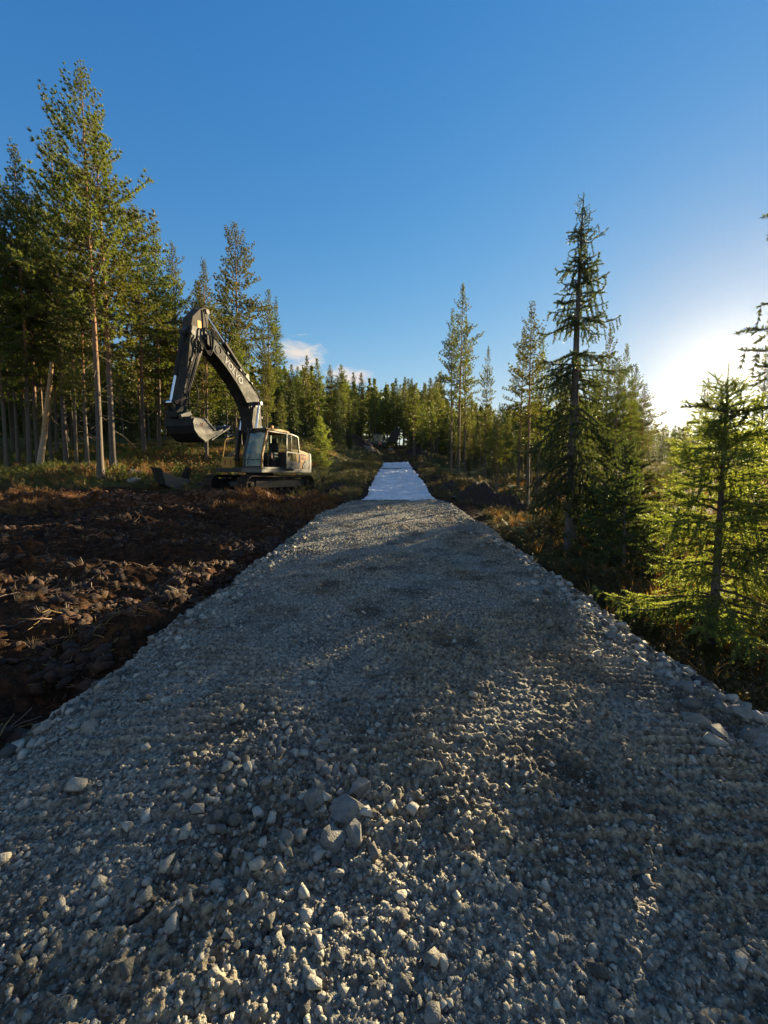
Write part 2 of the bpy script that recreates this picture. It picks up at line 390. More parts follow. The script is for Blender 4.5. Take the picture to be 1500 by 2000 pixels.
# ------------------------------------------------------------------ stones
def rock_proto(seed, npt=13, flat=.7):
    r = np.random.default_rng(seed); p = r.normal(size=(npt, 3)); p /= np.linalg.norm(p, axis=1)[:, None]
    p *= (r.uniform(.75, 1.1, npt))[:, None]; p *= np.array([1.0, r.uniform(.6, .95), r.uniform(.5, 1)*flat+.15])
    bm = bmesh.new()
    for q in p: bm.verts.new(q)
    res = bmesh.ops.convex_hull(bm, input=bm.verts[:])
    bmesh.ops.delete(bm, geom=[v for v in bm.verts if not v.link_faces], context='VERTS')
    bmesh.ops.triangulate(bm, faces=bm.faces); bm.verts.index_update()
    V = np.array([v.co[:] for v in bm.verts]); Fc = np.array([[v.index for v in f.verts] for f in bm.faces]); bm.free(); return V, Fc
ROCKS = [rock_proto(100+k) for k in range(14)]
def rotmats(n, r, tilt=1.0):
    a = r.uniform(0, 2*np.pi, n); b = r.normal(0, .45*tilt, n); c = r.normal(0, .45*tilt, n)
    ca, sa, cb, sb, cc, sc = np.cos(a), np.sin(a), np.cos(b), np.sin(b), np.cos(c), np.sin(c)
    Rz = np.zeros((n, 3, 3)); Rz[:, 0, 0] = ca; Rz[:, 0, 1] = -sa; Rz[:, 1, 0] = sa; Rz[:, 1, 1] = ca; Rz[:, 2, 2] = 1
    Rx = np.zeros((n, 3, 3)); Rx[:, 0, 0] = 1; Rx[:, 1, 1] = cb; Rx[:, 1, 2] = -sb; Rx[:, 2, 1] = sb; Rx[:, 2, 2] = cb
    Ry = np.zeros((n, 3, 3)); Ry[:, 1, 1] = 1; Ry[:, 0, 0] = cc; Ry[:, 0, 2] = sc; Ry[:, 2, 0] = -sc; Ry[:, 2, 2] = cc
    return Rz @ Rx @ Ry
def merge(protos, P, Sc, r, tilt=1.0, sel=None):
    """many copies of the prototype shapes in one vertex / face array"""
    n = len(P); k = r.integers(0, len(protos), n) if sel is None else sel; RM = rotmats(n, r, tilt)*np.asarray(Sc)[:, None, None]
    Vs, Fs, b = [], [], 0
    for q, (V, Fc) in enumerate(protos):
        ix = np.nonzero(k == q)[0]
        if not len(ix): continue
        W_ = np.einsum('nij,vj->nvi', RM[ix], V) + P[ix][:, None, :]
        Vs.append(W_.reshape(-1, 3)); Fs.append((Fc[None]+(np.arange(len(ix))*len(V))[:, None, None]+b).reshape(-1, Fc.shape[1])); b += len(ix)*len(V)
    return np.concatenate(Vs), np.concatenate(Fs)
def stone_mat(name, lo, hi):
    g = MT(name); q = g.n('ShaderNodeNewGeometry'); n1 = g.noise(22, 6, .65); n2 = g.noise(140, 3, .6)
    c = g.mix(q.outputs['Random Per Island'], lo, hi); c = g.mix(1.0, c, g.ramp(n1, [(.3, .6), (.7, 1.25)]), 'MULTIPLY')
    c = g.mix(g.math('MULTIPLY', g.ramp(n2, [(.62, 0.0), (.7, 1.0)]), .3), c, (.22, .21, .2))
    g.set(Base_Color=c, Roughness=.8); g.bs.inputs['Specular IOR Level'].default_value = .35; g.bump(g.mix(.5, n1, n2), 1.0, .02); return g.m
M['stone'] = stone_mat('grey crushed stone', (.064, .062, .054), (.44, .41, .335))
M['rock'] = stone_mat('grey split rock', (.15, .146, .132), (.23, .22, .19))
r = np.random.default_rng(21)
def scatter_stones(n, y0, y1, smin, smax, pw, edge=None):
    y = y0*(y1/y0)**(r.uniform(0, 1, n)**.85); u = r.uniform(-1, 1, n)
    hl, hr = half_l(y)+.3, half_r(y)+.35; x = np.where(u < 0, u*hl, u*hr)
    if edge is not None:
        sd = np.where(r.uniform(0, 1, n) < edge, 1, -1); t = r.normal(.17, .30, n); x = np.where(sd > 0, half_r(y)+t, -half_l(y)-t)
    s = smin*(smax/smin)**(r.uniform(0, 1, n)**pw)
    keep = np.ones(n, bool)
    band = np.maximum.reduce([np.exp(-((x-1.4)/.72)**4), .8*np.exp(-((x+1.35)/.6)**4), .75*np.exp(-((x-.05)/.6)**4)])*sst(1.4, 2.2, y)*sst(13, 9, y)
    if edge is None: keep = r.uniform(0, 1, n) > np.maximum(soilmask(x, y)*.35, band*.88)
    x, y, s = x[keep], y[keep], s[keep]
    return np.column_stack([x, y, RZ(x, y)+s*.0]), s
A = [scatter_stones(85000, .75, 5.0, .0055, .022, 2.6), scatter_stones(26000, 3.5, 15.9, .009, .032, 2.2),
     scatter_stones(1500, 1.0, 15.9, .018, .05, 2.2), scatter_stones(5200, 1.6, 15.5, .02, .075, 1.5, .62), scatter_stones(420, 1.5, 9, .05, .10, 1.3, .8)]
# a stony spill in the left middle of the road
n = 900; y = np.abs(r.normal(1.75, .38, n)); x = r.normal(-.62, .36, n); s = .010*(.048/.010)**(r.uniform(0, 1, n)**2.0)
A.append((np.column_stack([x, y, RZ(x, y)+s*.3]), s))
P = np.concatenate([a for a, b in A]); s = np.concatenate([b for a, b in A]); ok = P[:, 1] > .5
V, Fc = merge(ROCKS, P[ok], s[ok], r)
tag(link('gravel', mesh_np('gravel', V, Fc, M['stone'])), kind='stuff')

def boulder(name, loc, dims, seed, rz=0, mat='rock', npt=15, sink=.45, bev=.012):
    """one rock of its own: a chipped hull with softened edges"""
    q = np.random.default_rng(seed); p = q.normal(size=(npt, 3)); p /= np.abs(p).max(axis=1)[:, None]**.55*np.linalg.norm(p, axis=1)[:, None]**.45; p *= q.uniform(.85, 1.08, npt)[:, None]
    bm = bmesh.new()
    for a in p: bm.verts.new(a*np.array(dims)*.5)
    bmesh.ops.convex_hull(bm, input=bm.verts[:]); bmesh.ops.delete(bm, geom=[v for v in bm.verts if not v.link_faces], context='VERTS')
    bmesh.ops.bevel(bm, geom=bm.edges[:], offset=bev*min(dims), segments=2, affect='EDGES', profile=.5, clamp_overlap=True)
    bmesh.ops.triangulate(bm, faces=bm.faces); bmesh.ops.subdivide_edges(bm, edges=bm.edges[:], cuts=1)
    for v in bm.verts:
        n_ = perlin(np.array([v.co.x*9/max(dims)+seed]), np.array([v.co.y*9/max(dims)+v.co.z*7/max(dims)]), 50)[0]; v.co *= 1+.035*n_
    me = bpy.data.meshes.new(name); bm.to_mesh(me); bm.free(); me.materials.append(M[mat])
    o = link(name, me); o.location = (loc[0], loc[1], loc[2]+dims[2]*(.5-sink)); o.rotation_euler = (q.normal(0, .1), q.normal(0, .1), rz); return o
def gpx(u, v, z=0.0):
    d = _f*F + _r*(u-750) - _u*(v-1000); return _c + d*((z-CH)/d[2])
def rock_px(u, v, wpx, hpx, seed, label, rz=0, hz=.1, group=None):
    p = gpx(u, v); dist = (p-_c) @ _f; w = wpx*dist/F*.85; d = hpx*dist/F*1.05; z = float(RZ(np.array([p[0]]), np.array([p[1]]))[0])
    return tag(boulder('rock', (p[0], p[1], z), (w, d, hz), seed, rz), label, 'rock', group)
rock_px(678, 1592, 84, 46, 1, 'large squared flat slab of grey rock, the widest in the stony patch', -.05, .13)
rock_px(694, 1640, 40, 52, 2, 'smooth rounded grey rock just below the squared slab, right of its neighbour', .5, .11)
rock_px(645, 1642, 52, 62, 3, 'tall blocky grey rock touching the lower left of the squared slab', 1.3, .13)
rock_px(612, 1575, 40, 40, 4, 'pale bluish rock left of the squared slab', .8, .10)
rock_px(633, 1540, 58, 40, 5, 'broad faceted grey rock directly above the squared slab', .2, .11)
rock_px(706, 1550, 52, 44, 6, 'angular wedge of rock above right of the squared slab', -.5, .12)
rock_px(545, 1672, 58, 44, 7, 'pointed grey rock left of the blocky pair, at the lower left of the stony patch', .6, .11)
rock_px(563, 1650, 36, 34, 8, 'squarish grey rock propped against the pointed one', .1, .12)
rock_px(438, 1722, 52, 30, 9, 'low oblong grey rock in the gravel at the far lower left of the stony patch', .15, .08)
rock_px(622, 1500, 34, 32, 10, 'upright grey rock at the top of the stony patch, left of a flatter one', 1.0, .09)
rock_px(652, 1506, 36, 24, 11, 'flat grey rock at the top of the stony patch, right of an upright one', .1, .08)
rock_px(745, 1432, 22, 24, 12, 'lone round stone in the middle of the road above the stony patch', .4, .07)
rock_px(1306, 1520, 38, 26, 13, 'smooth pale stone in the dark shade right of the sunlit ridges', -.5, .08)
rock_px(1022, 1530, 32, 22, 14, 'small flat stone half in sun left of the track ridges', .2, .05)
rock_px(1000, 1762, 28, 24, 15, 'sunlit narrow stone in the bright foreground soil', -.7, .07)
rock_px(660, 1712, 34, 42, 16, 'worn rock sunk in soil below the blocky pair of rocks', 1.2, .06)
for k, (u, v, w, h) in enumerate([(1362, 1408, 60, 38), (1408, 1432, 52, 40), (1300, 1270, 50, 40), (1248, 1255, 44, 30), (1447, 1398, 60, 34), (1490, 1440, 66, 50),
                                  (1340, 1338, 40, 30), (1390, 1475, 50, 34), (1190, 1240, 36, 24), (1445, 1330, 46, 28), (1378, 1300, 42, 26), (1220, 1215, 30, 20)]):
    rock_px(u, v, w, h, 40+k, 'blocky grey stone in the stone edging along the right side of the road', random.uniform(-1, 1), .13, 'edge stones on the right')

# ------------------------------------------------------------------ white fabric on the road bed
def fabric():
    xs = np.linspace(-1, 1, 110); ys = np.concatenate([np.arange(15.3, 30, .06), np.arange(30, 49.2, .12)])
    X, Y = np.meshgrid(xs, ys); n = len(xs)
    cx = np.interp(Y, [15, 49], [.06, -.32]); hw = 1.52+(.12*perlin(Y*.45, np.sign(X)*3.3, 61)+.06*perlin(Y*1.7, np.sign(X)*3.3, 68))*np.abs(X)
    x = cx+X*hw; z = np.interp(Y, [8, 13, 15.6, 20, 49], [-.6, -.45, -.2, -.05, .82])+.05
    z = z + .055*fbm(x/1.2, Y/.3, 4, 62, .6) + .10*np.abs(perlin(x/2.0, Y/.55, 64)) + .05*fbm(x/1.6, Y/1.6, 2, 66) + .10*sst(.8, 1, np.abs(X))*np.clip(perlin(x/.7, Y/1.1, 67), 0, 1) + .11*np.clip(1-np.abs(perlin(x/3.0, Y/.62, 71))*3.2, 0, 1)**2 - .05*sst(.9, 1, np.abs(X))
    i, j = np.meshgrid(np.arange(len(ys)-1), np.arange(n-1), indexing='ij')
    return np.column_stack([x.ravel(), Y.ravel(), z.ravel()]), np.stack([i*n+j, i*n+j+1, (i+1)*n+j+1, (i+1)*n+j], -1).reshape(-1, 4)
g = MT('white nonwoven fabric'); n1 = g.noise(1.3, 6, .65); n2 = g.noise(14, 4, .6)
c = g.mix(g.ramp(n1, [(.3, 0.0), (.6, 1.0)]), (.42, .44, .47), (.66, .67, .69)); c = g.mix(g.ramp(n2, [(.64, 0.0), (.72, .85)]), c, (.12, .09, .07)); c = g.mix(g.ramp(g.noise(.7, 6, .7), [(.55, 0.0), (.75, .5)]), c, (.42, .38, .33))
g.set(Base_Color=c, Roughness=.75); g.bump(n2, .25, .01)
V, Fq = fabric(); fo = link('geotextile_sheet', mesh_np('geotextile_sheet', V, Fq, g.m, True))
tag(fo, 'long white wrinkled fabric sheet rolled out on the road bed beyond the gravel', 'fabric sheet')
M['black_plastic'] = paint('black plastic', (.015, .015, .016), .4, dirt=.2)
pp = [(x, 36.4+.5*math.sin(x*1.1)+.25*x, float(np.interp(36.4, [20, 49], [-.05, .82]))+.13+.02*math.sin(3*x)) for x in np.linspace(-1.75, 1.75, 15)]
tag(MB().tube(pp, .08, 8).build('hose', M['black_plastic'], smooth=True), 'black hose lying across the white fabric near its far end', 'hose')

# ------------------------------------------------------------------ trees
def unit(a): return a/np.maximum(np.linalg.norm(a, axis=-1, keepdims=True), 1e-9)
def tube_np(P, rad, n=4):
    P = np.asarray(P, float); m = len(P); d = unit(np.gradient(P, axis=0)); up = np.array([0.31, 0.17, 0.93]) if abs(d[0, 2]) < .8 else np.array([1.0, .1, .05])
    a = unit(np.cross(d, up)); b = np.cross(a, d); t = np.arange(n)*2*np.pi/n
    V = (P[:, None]+(a[:, None]*np.cos(t)[None, :, None]+b[:, None]*np.sin(t)[None, :, None])*np.asarray(rad)[:, None, None]).reshape(-1, 3)
    i, k = np.meshgrid(np.arange(m-1), np.arange(n), indexing='ij'); k2 = (k+1) % n
    q = np.stack([i*n+k, i*n+k2, (i+1)*n+k2, (i+1)*n+k], -1).reshape(-1, 4)
    return V, np.concatenate([q[:, [0, 1, 2]], q[:, [0, 2, 3]]])
class Soup:
    def __init__(s): s.V = []; s.F = []; s.M = []; s.b = 0
    def add(s, V, Fc, mi=0): s.V.append(V); s.F.append(Fc+s.b); s.M.append(np.full(len(Fc), mi)); s.b += len(V)
    def tris(s, T, mi=0):
        n = len(T); s.add(T.reshape(-1, 3), np.arange(3*n).reshape(-1, 3), mi)
    def mesh(s, name, mats): return mesh_np(name, np.concatenate(s.V), np.concatenate(s.F), mats, False, np.concatenate(s.M))
def needles(P, D, k, ln, wd, spread, r):
    n = len(P); P = np.repeat(P, k, 0); D = np.repeat(unit(D), k, 0); d = unit(D+spread*unit(r.normal(size=(n*k, 3))))
    L = ln*r.uniform(.65, 1.2, (n*k, 1)); w = unit(np.cross(d, r.normal(size=(n*k, 3))))*wd*.5
    return np.stack([P-w, P+w, P+d*L], 1)

def conifer(seed, h, cb, Rad, kind='pine', dz=.5, nb=5, tw_step=.16, tw_len=.45, tf_step=.13, k=10, nl=.16, nw=.03, spread=1.0,
            r0=None, bark='pine_bark', needle='pine_needle', e_top=45, e_bot=-5, upc=18, hang=0.0, tip=0.0, drop=.12, dead=10, bend=.012, sides=9, gap=.0, snag=False):
    r = np.random.default_rng(seed); r0 = r0 or h*.0085
    zs = np.linspace(-.35, h, 15); ph = r.uniform(0, 6.28, 4)
    def ctr(z):
        t = np.asarray(z, float)/h
        return np.stack([h*bend*(np.sin(2.2*t+ph[0])-np.sin(ph[0])+.35*np.sin(7*t+ph[1])-.35*np.sin(ph[1])), h*bend*(np.sin(2.0*t+ph[2])-np.sin(ph[2])), np.asarray(z, float)], -1)
    t = np.clip(zs/h, 0, 1); rad = r0*np.maximum((1-t)**.85, .03)*(1+.35*np.exp(-np.clip(zs+.1, 0, 9)*3.2/max(h*.05, .2)))
    T = Soup(); T.add(*tube_np(ctr(zs), rad, sides)); tr = T.mesh(kind+'_trunk', M[bark])
    for p in tr.polygons: p.use_smooth = True
    C = Soup(); TP, TD = [], []
    z = cb*h; zz = []
    while z < h-.12:
        zz.append(z); q = (z-cb*h)/(h*(1-cb)); z += dz*(1.15-.55*q)*r.uniform(.75, 1.25)
    for z in zz:
        q = (z-cb*h)/(h*(1-cb)); a0 = r.uniform(0, 6.28)
        if r.uniform() < gap: continue
        m_ = max(2, int(round(nb*r.uniform(.75, 1.25)))); wf = r.uniform(.72, 1.22)
        for b in range(m_):
            if r.uniform() < drop: continue
            if kind == 'pine': Lb = Rad*min(1, (1-q)*1.35+.10)*(.5+.5*min(1, q/.2))*(1.25 if r.uniform() < .12 else 1)
            else: Lb = Rad*((1-q)**.85*.97+.04)
            Lb *= r.uniform(.5, 1.22)*wf; a = a0+6.283*b/m_+r.normal(0, .25)
            e0 = R(e_bot+(e_top-e_bot)*q**1.3+r.normal(0, 7)); c = R(upc*r.uniform(.5, 1.4))
            s = np.linspace(0, 1, 7)
            ee = e0-(c*1.0*np.sin(s*3.1) if kind == 'spruce' else 0)+c*s**1.5*1.2
            st = np.stack([np.cos(ee)*math.cos(a), np.cos(ee)*math.sin(a), np.sin(ee)], -1)*(Lb/6); st[:, :2] += r.normal(0, .05*Lb/6, (7, 2))
            pts = ctr(z)+np.concatenate([np.zeros((1, 3)), np.cumsum(st[:-1], 0)]); tz = float(np.interp(z, zs, rad))
            br = min(tz*.42, .012+.012*Lb)*np.linspace(1, .18, 7); C.add(*tube_np(pts, br, 4), 1)
            ns = max(2, int(Lb*(.76)/tw_step)); sp = np.linspace(.22, .97, ns)+r.normal(0, .015, ns)
            for ii, s0 in enumerate(sp):
                p0 = np.array([np.interp(s0, s, pts[:, c_]) for c_ in range(3)]); d0 = unit(st[min(6, int(s0*6))])
                sgn = 1 if ii % 2 else -1; ang = sgn*R(r.uniform(35, 65)); ca, sa = math.cos(ang), math.sin(ang)
                d = np.array([d0[0]*ca-d0[1]*sa, d0[0]*sa+d0[1]*ca, d0[2]+r.normal(0, .18)+(.15 if kind == 'pine' else -.1)])
                if hang and r.uniform() < hang: d = np.array([d[0]*.35, d[1]*.35, -1.0])
                d = unit(d); tl = (tw_len*(.35+.65*(1-s0))*min(1, Lb/ (Rad*.6)+.25))*r.uniform(.6, 1.25)
                nt = max(1, int(tl/tf_step)); f = tip+(1-tip)*(np.arange(nt)+1)/nt
                cur = np.array([0, 0, .25 if kind == 'pine' else -.12])*tl
                tp = p0+f[:, None]*d*tl+(f**2)[:, None]*cur
                C.add(*tube_np(np.stack([p0, p0+d*tl*.55+cur*.3, tp[-1]]), np.array([1, .7, .35])*max(.0035, nw*.22), 3), 1)
                TP.append(tp); TD.append(np.repeat((d+np.array([0, 0, .3 if kind == 'pine' else 0]))[None], nt, 0))
            nt = max(1, int(Lb*(.45 if kind == 'pine' else .85)/tf_step)); f = np.linspace(.55 if kind == 'pine' else .12, 1, nt)
            tp = np.stack([np.interp(f, s, pts[:, c_]) for c_ in range(3)], -1); TP.append(tp); TD.append(np.repeat(unit(st[-1])[None], nt, 0))
    # leader
    nt = max(3, int(.09*h/tf_step)); f = np.linspace(h*.93, h, nt); TP.append(ctr(f)); TD.append(np.tile(np.array([[0, 0, 1.0]]), (nt, 1)))
    P = np.concatenate(TP); D = np.concatenate(TD); top = .5+.5*np.clip((h-P[:, 2])/(.22*h), 0, 1); C.tris(needles(P, D, k, nl*np.repeat(top, k)[:, None], nw*np.repeat(.4+.6*top, k)[:, None], spread, r), 0)
    # bare dead branches under the crown
    for q in range(dead):
        z = r.uniform(.12*h, cb*h+.15*h); a = r.uniform(0, 6.28); L = r.uniform(.3, 1.0)*Rad*.6; e = R(r.uniform(-35, 5))
        d = np.array([math.cos(a)*math.cos(e), math.sin(a)*math.cos(e), math.sin(e)]); p0 = ctr(z)
        C.add(*tube_np(np.stack([p0, p0+d*L*.5, p0+d*L+np.array([0, 0, -.12*L])]), np.array([.014, .009, .004])*max(1, h/14), 3), 1)
    return dict(trunk=tr, crown=C.mesh(kind+'_crown', [M[needle], M['twig']]), h=h, kind=kind)

SLOPE = R(3.8)          # the road climbs: true vertical leans away from the road's normal
def place(pr, x, y, h, label, cat, group=None, rz=None, w=1.0, lean=(0, 0), name=None, dz=0):
    o = empty(name or (pr['kind']+'_tree'), (x, y, h1(x, y)+dz), rz if rz is not None else random.uniform(0, 6.28), label, cat, group)
    s = h/pr['h']; o.scale = (s*w, s*w, s); o.rotation_mode = 'ZYX'; o.rotation_euler = (-SLOPE+lean[0], lean[1], o.rotation_euler[2])
    link('trunk', pr['trunk'], o); link('crown', pr['crown'], o); return o
def spot(u, y, vtop=None, v0=900):
    x = 0
    for q in range(4):
        x = at(u, v0, y)[0]; z = h1(x, y); v0 = 1000-F*(((np.array([x, y, z])-_c) @ _u)/((np.array([x, y, z])-_c) @ _f))
    h = None
    if vtop is not None:
        h = at(u, vtop, y)[2]-z
        for q in range(3): h = (at(u, vtop, y+h*math.sin(SLOPE))[2]-z)/math.cos(SLOPE)
    return x, z, h
def tree_px(pr, u, y, vtop, label, cat, group=None, **k):
    x, z, h = spot(u, y, vtop); return place(pr, x, y, h, label, cat, group, **k)

PT = [conifer(11+i, 20, .40-.05*i, 3.3-.15*i, dz=.55, nb=5, k=32, nl=.20, nw=.036, tw_step=.14, tw_len=.72, tf_step=.2, tip=.45, drop=.12, dead=22, e_top=55, bend=.008) for i in range(4)]
PM = [conifer(31+i, 16, .34-.03*i, 2.4, dz=.5, nb=6, k=20, nl=.24, nw=.058, tw_step=.17, tw_len=.65, tf_step=.21, tip=.4, dead=10, sides=7, bend=.008) for i in range(4)]
PS = [conifer(51+i, 12, .40-.05*i, 1.45, dz=.36, nb=5, k=17, nl=.145, nw=.036, tw_step=.115, tw_len=.45, tf_step=.13, tip=.35, drop=.2, dead=14, e_top=55, sides=7, bend=.006) for i in range(4)]
PF = [conifer(71+i, 16, .30, 2.2, dz=.65, nb=6, k=8, nl=.34, nw=.14, tw_step=.3, tw_len=.75, tf_step=.27, dead=4, sides=5, bend=.008) for i in range(4)]
SM = [conifer(91+i, 14, .06, 2.0, 'spruce', dz=.38, nb=6, k=6, nl=.17, nw=.06, tw_step=.2, tw_len=.7, tf_step=.11, spread=.8, e_top=35, e_bot=-22, upc=24, hang=.3, bark='spruce_bark', needle='spruce_needle', dead=0, sides=6, drop=.05) for i in range(3)]
SF = [conifer(111+i, 14, .08, 2.1, 'spruce', dz=.55, nb=7, k=6, nl=.30, nw=.13, tw_step=.3, tw_len=.7, tf_step=.22, spread=.8, e_top=35, e_bot=-20, upc=22, hang=.25, bark='spruce_bark', needle='spruce_needle', dead=0, sides=5, drop=.05) for i in range(3)]
SBIG = conifer(141, 7.9, .17, 1.38, 'spruce', dz=.2, nb=7, k=7, nl=.055, nw=.018, tw_step=.06, tw_len=.42, tf_step=.026, spread=.9, e_top=38, e_bot=-18, upc=34, hang=.5, r0=.135, bark='spruce_bark', needle='spruce_needle', dead=26, drop=.2, gap=.07, bend=.006)
SNEAR = conifer(151, 3.3, .08, 1.25, 'spruce', dz=.13, nb=8, k=7, nl=.034, nw=.011, tw_step=.04, tw_len=.40, tf_step=.018, spread=.9, e_top=48, e_bot=0, upc=24, hang=.2, r0=.055, bark='spruce_bark', needle='young_needle', dead=8, gap=.12, drop=.2, bend=.004)
SEDGE = conifer(161, 6.4, .05, 1.25, 'spruce', dz=.22, nb=6, k=7, nl=.05, nw=.016, tw_step=.065, tw_len=.4, tf_step=.028, spread=.9, e_top=40, e_bot=-12, upc=28, hang=.4, r0=.09, bark='spruce_bark', needle='spruce_needle', dead=0, drop=.1)
YOUNG = conifer(171, 4.6, .03, 1.5, 'spruce', dz=.22, nb=7, k=8, nl=.09, nw=.032, tw_step=.1, tw_len=.5, tf_step=.05, spread=.9, e_top=50, e_bot=5, upc=18, r0=.06, bark='spruce_bark', needle='young_needle', dead=0, drop=.05)
SAP = conifer(181, 1.6, .02, .7, 'spruce', dz=.10, nb=6, k=7, nl=.05, nw=.018, tw_step=.055, tw_len=.26, tf_step=.03, spread=.95, e_top=48, e_bot=8, upc=15, r0=.025, bark='spruce_bark', needle='spruce_needle', dead=0, drop=.1)

# --- the tall pines in front on the left
for (u, y, vt, i, w, lab) in [
    (197, 22.0, 128, 0, .92, 'tallest pine of all, thick trunk with its orange upper bark, front row left'),
    (222, 24.0, 240, 1, 1.15, 'tall pine with long crown standing right behind the tallest pine'),
    (58, 27.5, 272, 2, .8, 'tall slim pine with thin bare trunk left of the leaning pale trunk'),
    (36, 29.0, 345, 1, .7, 'slim pine between the left border pine and the one left of the leaning trunk'),
    (100, 30.5, 372, 0, .7, 'slim pine standing right behind the leaning pale trunk'),
    (150, 27.5, 405, 2, .7, 'slim pine with a thin straight trunk two trunks left of the tallest pine'),
    (14, 26.5, 350, 3, .8, 'pine with pale lit trunk at the left border of the forest front row'),
    (130, 29.0, 250, 1, .85, 'tall pine rising behind between the slim pine and the tallest pine'),
    (172, 25.0, 420, 3, .85, 'thin dark trunked pine just left of the tallest pine'),
    (404, 29.5, 505, 2, .85, 'pine whose bare trunk stands behind the raised excavator bucket'),
    (470, 41.0, 434, 0, .95, 'tall pine behind the bent excavator boom, standing above its neighbours'),
    (528, 45.0, 566, 1, .85, 'pine right of the excavator boom with a rounded top'),
    (283, 33.0, 400, 0, .95, 'full pine filling the gap between the tallest pines and the excavator arm'),
    (312, 37.0, 430, 2, .9, 'pine behind the excavator arm, left one of the pair with dark tops'),
    (352, 40.0, 472, 3, .9, 'pine behind the excavator arm, right one of the pair with dark tops')]:
    tree_px(PT[i], u, y, vt, lab, 'pine tree', w=w)
tree_px(SM[0], 541, 52, 578, 'narrow dark spruce with a pointed tip right of the excavator boom', 'spruce tree', w=.62)
# --- the sharp trees on the right
tree_px(SBIG, 1113, 9.4, 372, 'tall ragged dark spruce standing alone beside the road on the right', 'spruce tree', rz=.6)
tree_px(SNEAR, 1390, 4.75, 712, 'young bright green spruce closest to the camera on the right', 'spruce tree', rz=1.0)
x = at(1735, 900, 4.4)[0]; place(SEDGE, x, 4.4, 8.6, 'dark spruce whose branch tips reach in at the right edge of the picture', 'spruce tree', rz=2.0)
tree_px(YOUNG, 626, 30, 812, 'bushy light green young spruce right behind the excavator', 'spruce tree', rz=.4, w=1.0)
for (u, y, vt, i, w, lab) in [
    (895, 34.5, 555, 0, .85, 'tallest slim pine of the cluster right of the white fabric'),
    (880, 36.0, 602, 1, .8, 'slim pine left of the tallest one in the cluster by the white fabric'),
    (908, 38.5, 618, 2, .8, 'slim pine right behind the tallest one in the cluster by the white fabric'),
    (947, 31.0, 676, 3, .75, 'short slim pine standing apart right of the cluster by the white fabric'),
    (1029, 17.0, 588, 1, 1.0, 'slim pine with a pointed crown rising behind the dark soil mound'),
    (1012, 24.0, 640, 0, .9, 'slim pine left behind the pointed pine by the soil mound'),
    (1048, 21.0, 645, 2, .9, 'slim pine right behind the pointed pine by the soil mound'),
    (1210, 20.0, 672, 3, 1.0, 'slim pine just right of the tall ragged spruce, nearer of two'),
    (1234, 25.0, 716, 0, 1.0, 'slim pine right of the tall ragged spruce, farther of two'),
    (1180, 19.0, 640, 2, 1.1, 'slim pine half hidden behind the tall ragged spruce'),
    (1196, 15.5, 705, 0, .95, 'low crowned pine right behind the trunk of the tall ragged spruce'),
    (1226, 17.5, 742, 1, 1.05, 'short full pine right of the tall ragged spruce, in front of the slim pair'),
    (1250, 22.0, 750, 1, 1.3, 'last short pine on the right of the thin woods before the open bog'),
    (1160, 15.0, 692, 1, .95, 'low crowned pine left behind the trunk of the tall ragged spruce'),
    (1374, 70.0, 738, 1, 1.2, 'pine tree glowing reddish behind the young bright spruce'),
    (1480, 27.0, 676, 2, 1.0, 'pine standing in front of the sun near the right edge')]:
    tree_px(PS[i], u, y, vt, lab, 'pine tree', w=w)
for (u, y, hh, lab) in [(1178, 8.8, 2.6, 'dark bushy little spruce right of the ragged spruce trunk'), (1218, 7.6, 2.6, 'dark bushy little spruce between the ragged spruce and the bright young one'),
                        (1146, 10.8, 2.0, 'dark little spruce behind the ragged spruce trunk'), (1085, 11.5, 1.0, 'small dark spruce left of the ragged spruce trunk'),
                        (1238, 9.8, 2.3, 'little spruce behind the left branches of the bright young one'), (240, 21.3, .9, 'tiny green spruce at the edge of the bare peat, left of the spare bucket')]:
    x, z, q = spot(u, y); place(SAP, x, y, hh, lab, 'spruce tree', w=.72 if hh > 2.4 else 1.0)
# --- the broken leaning trunk
x, z, q = spot(76, 27.0)
pa = np.array([x, 27.0, z-.2]); pb = at(103, 706, 27.0)
SN = Soup(); SN.add(*tube_np(np.linspace(pa, pb, 7)+rng.normal(0, .02, (7, 3)), np.array([.22, .19, .17, .16, .15, .13, .11]), 9))
tag(link('leaning_trunk', SN.mesh('leaning_trunk', M['pale_bark'])), 'pale broken tree trunk leaning to the right without a crown', 'tree trunk')

# --- the woods behind, under the skyline of the photograph
def env(u, pts): return float(np.interp(u, [p[0] for p in pts], [p[1] for p in pts]))
SKYL = [(-400, 330), (0, 330), (60, 300), (150, 330), (260, 400), (300, 470), (380, 520), (480, 540), (550, 640), (580, 690), (640, 705), (700, 725), (770, 740), (850, 725), (880, 730)]
SKYR = [(860, 745), (900, 760), (960, 770), (1020, 735), (1060, 720), (1120, 700), (1210, 730), (1245, 770), (1262, 822), (1350, 838), (2200, 835)]
r = np.random.default_rng(5); taken = []
def free(x, y, d):
    for a, b in taken:
        if (a-x)**2+(b-y)**2 < d*d: return False
    taken.append((x, y)); return True
SH = np.array([math.sin(SUN_AZ), math.cos(SUN_AZ)]); TE = math.tan(SUN_EL)
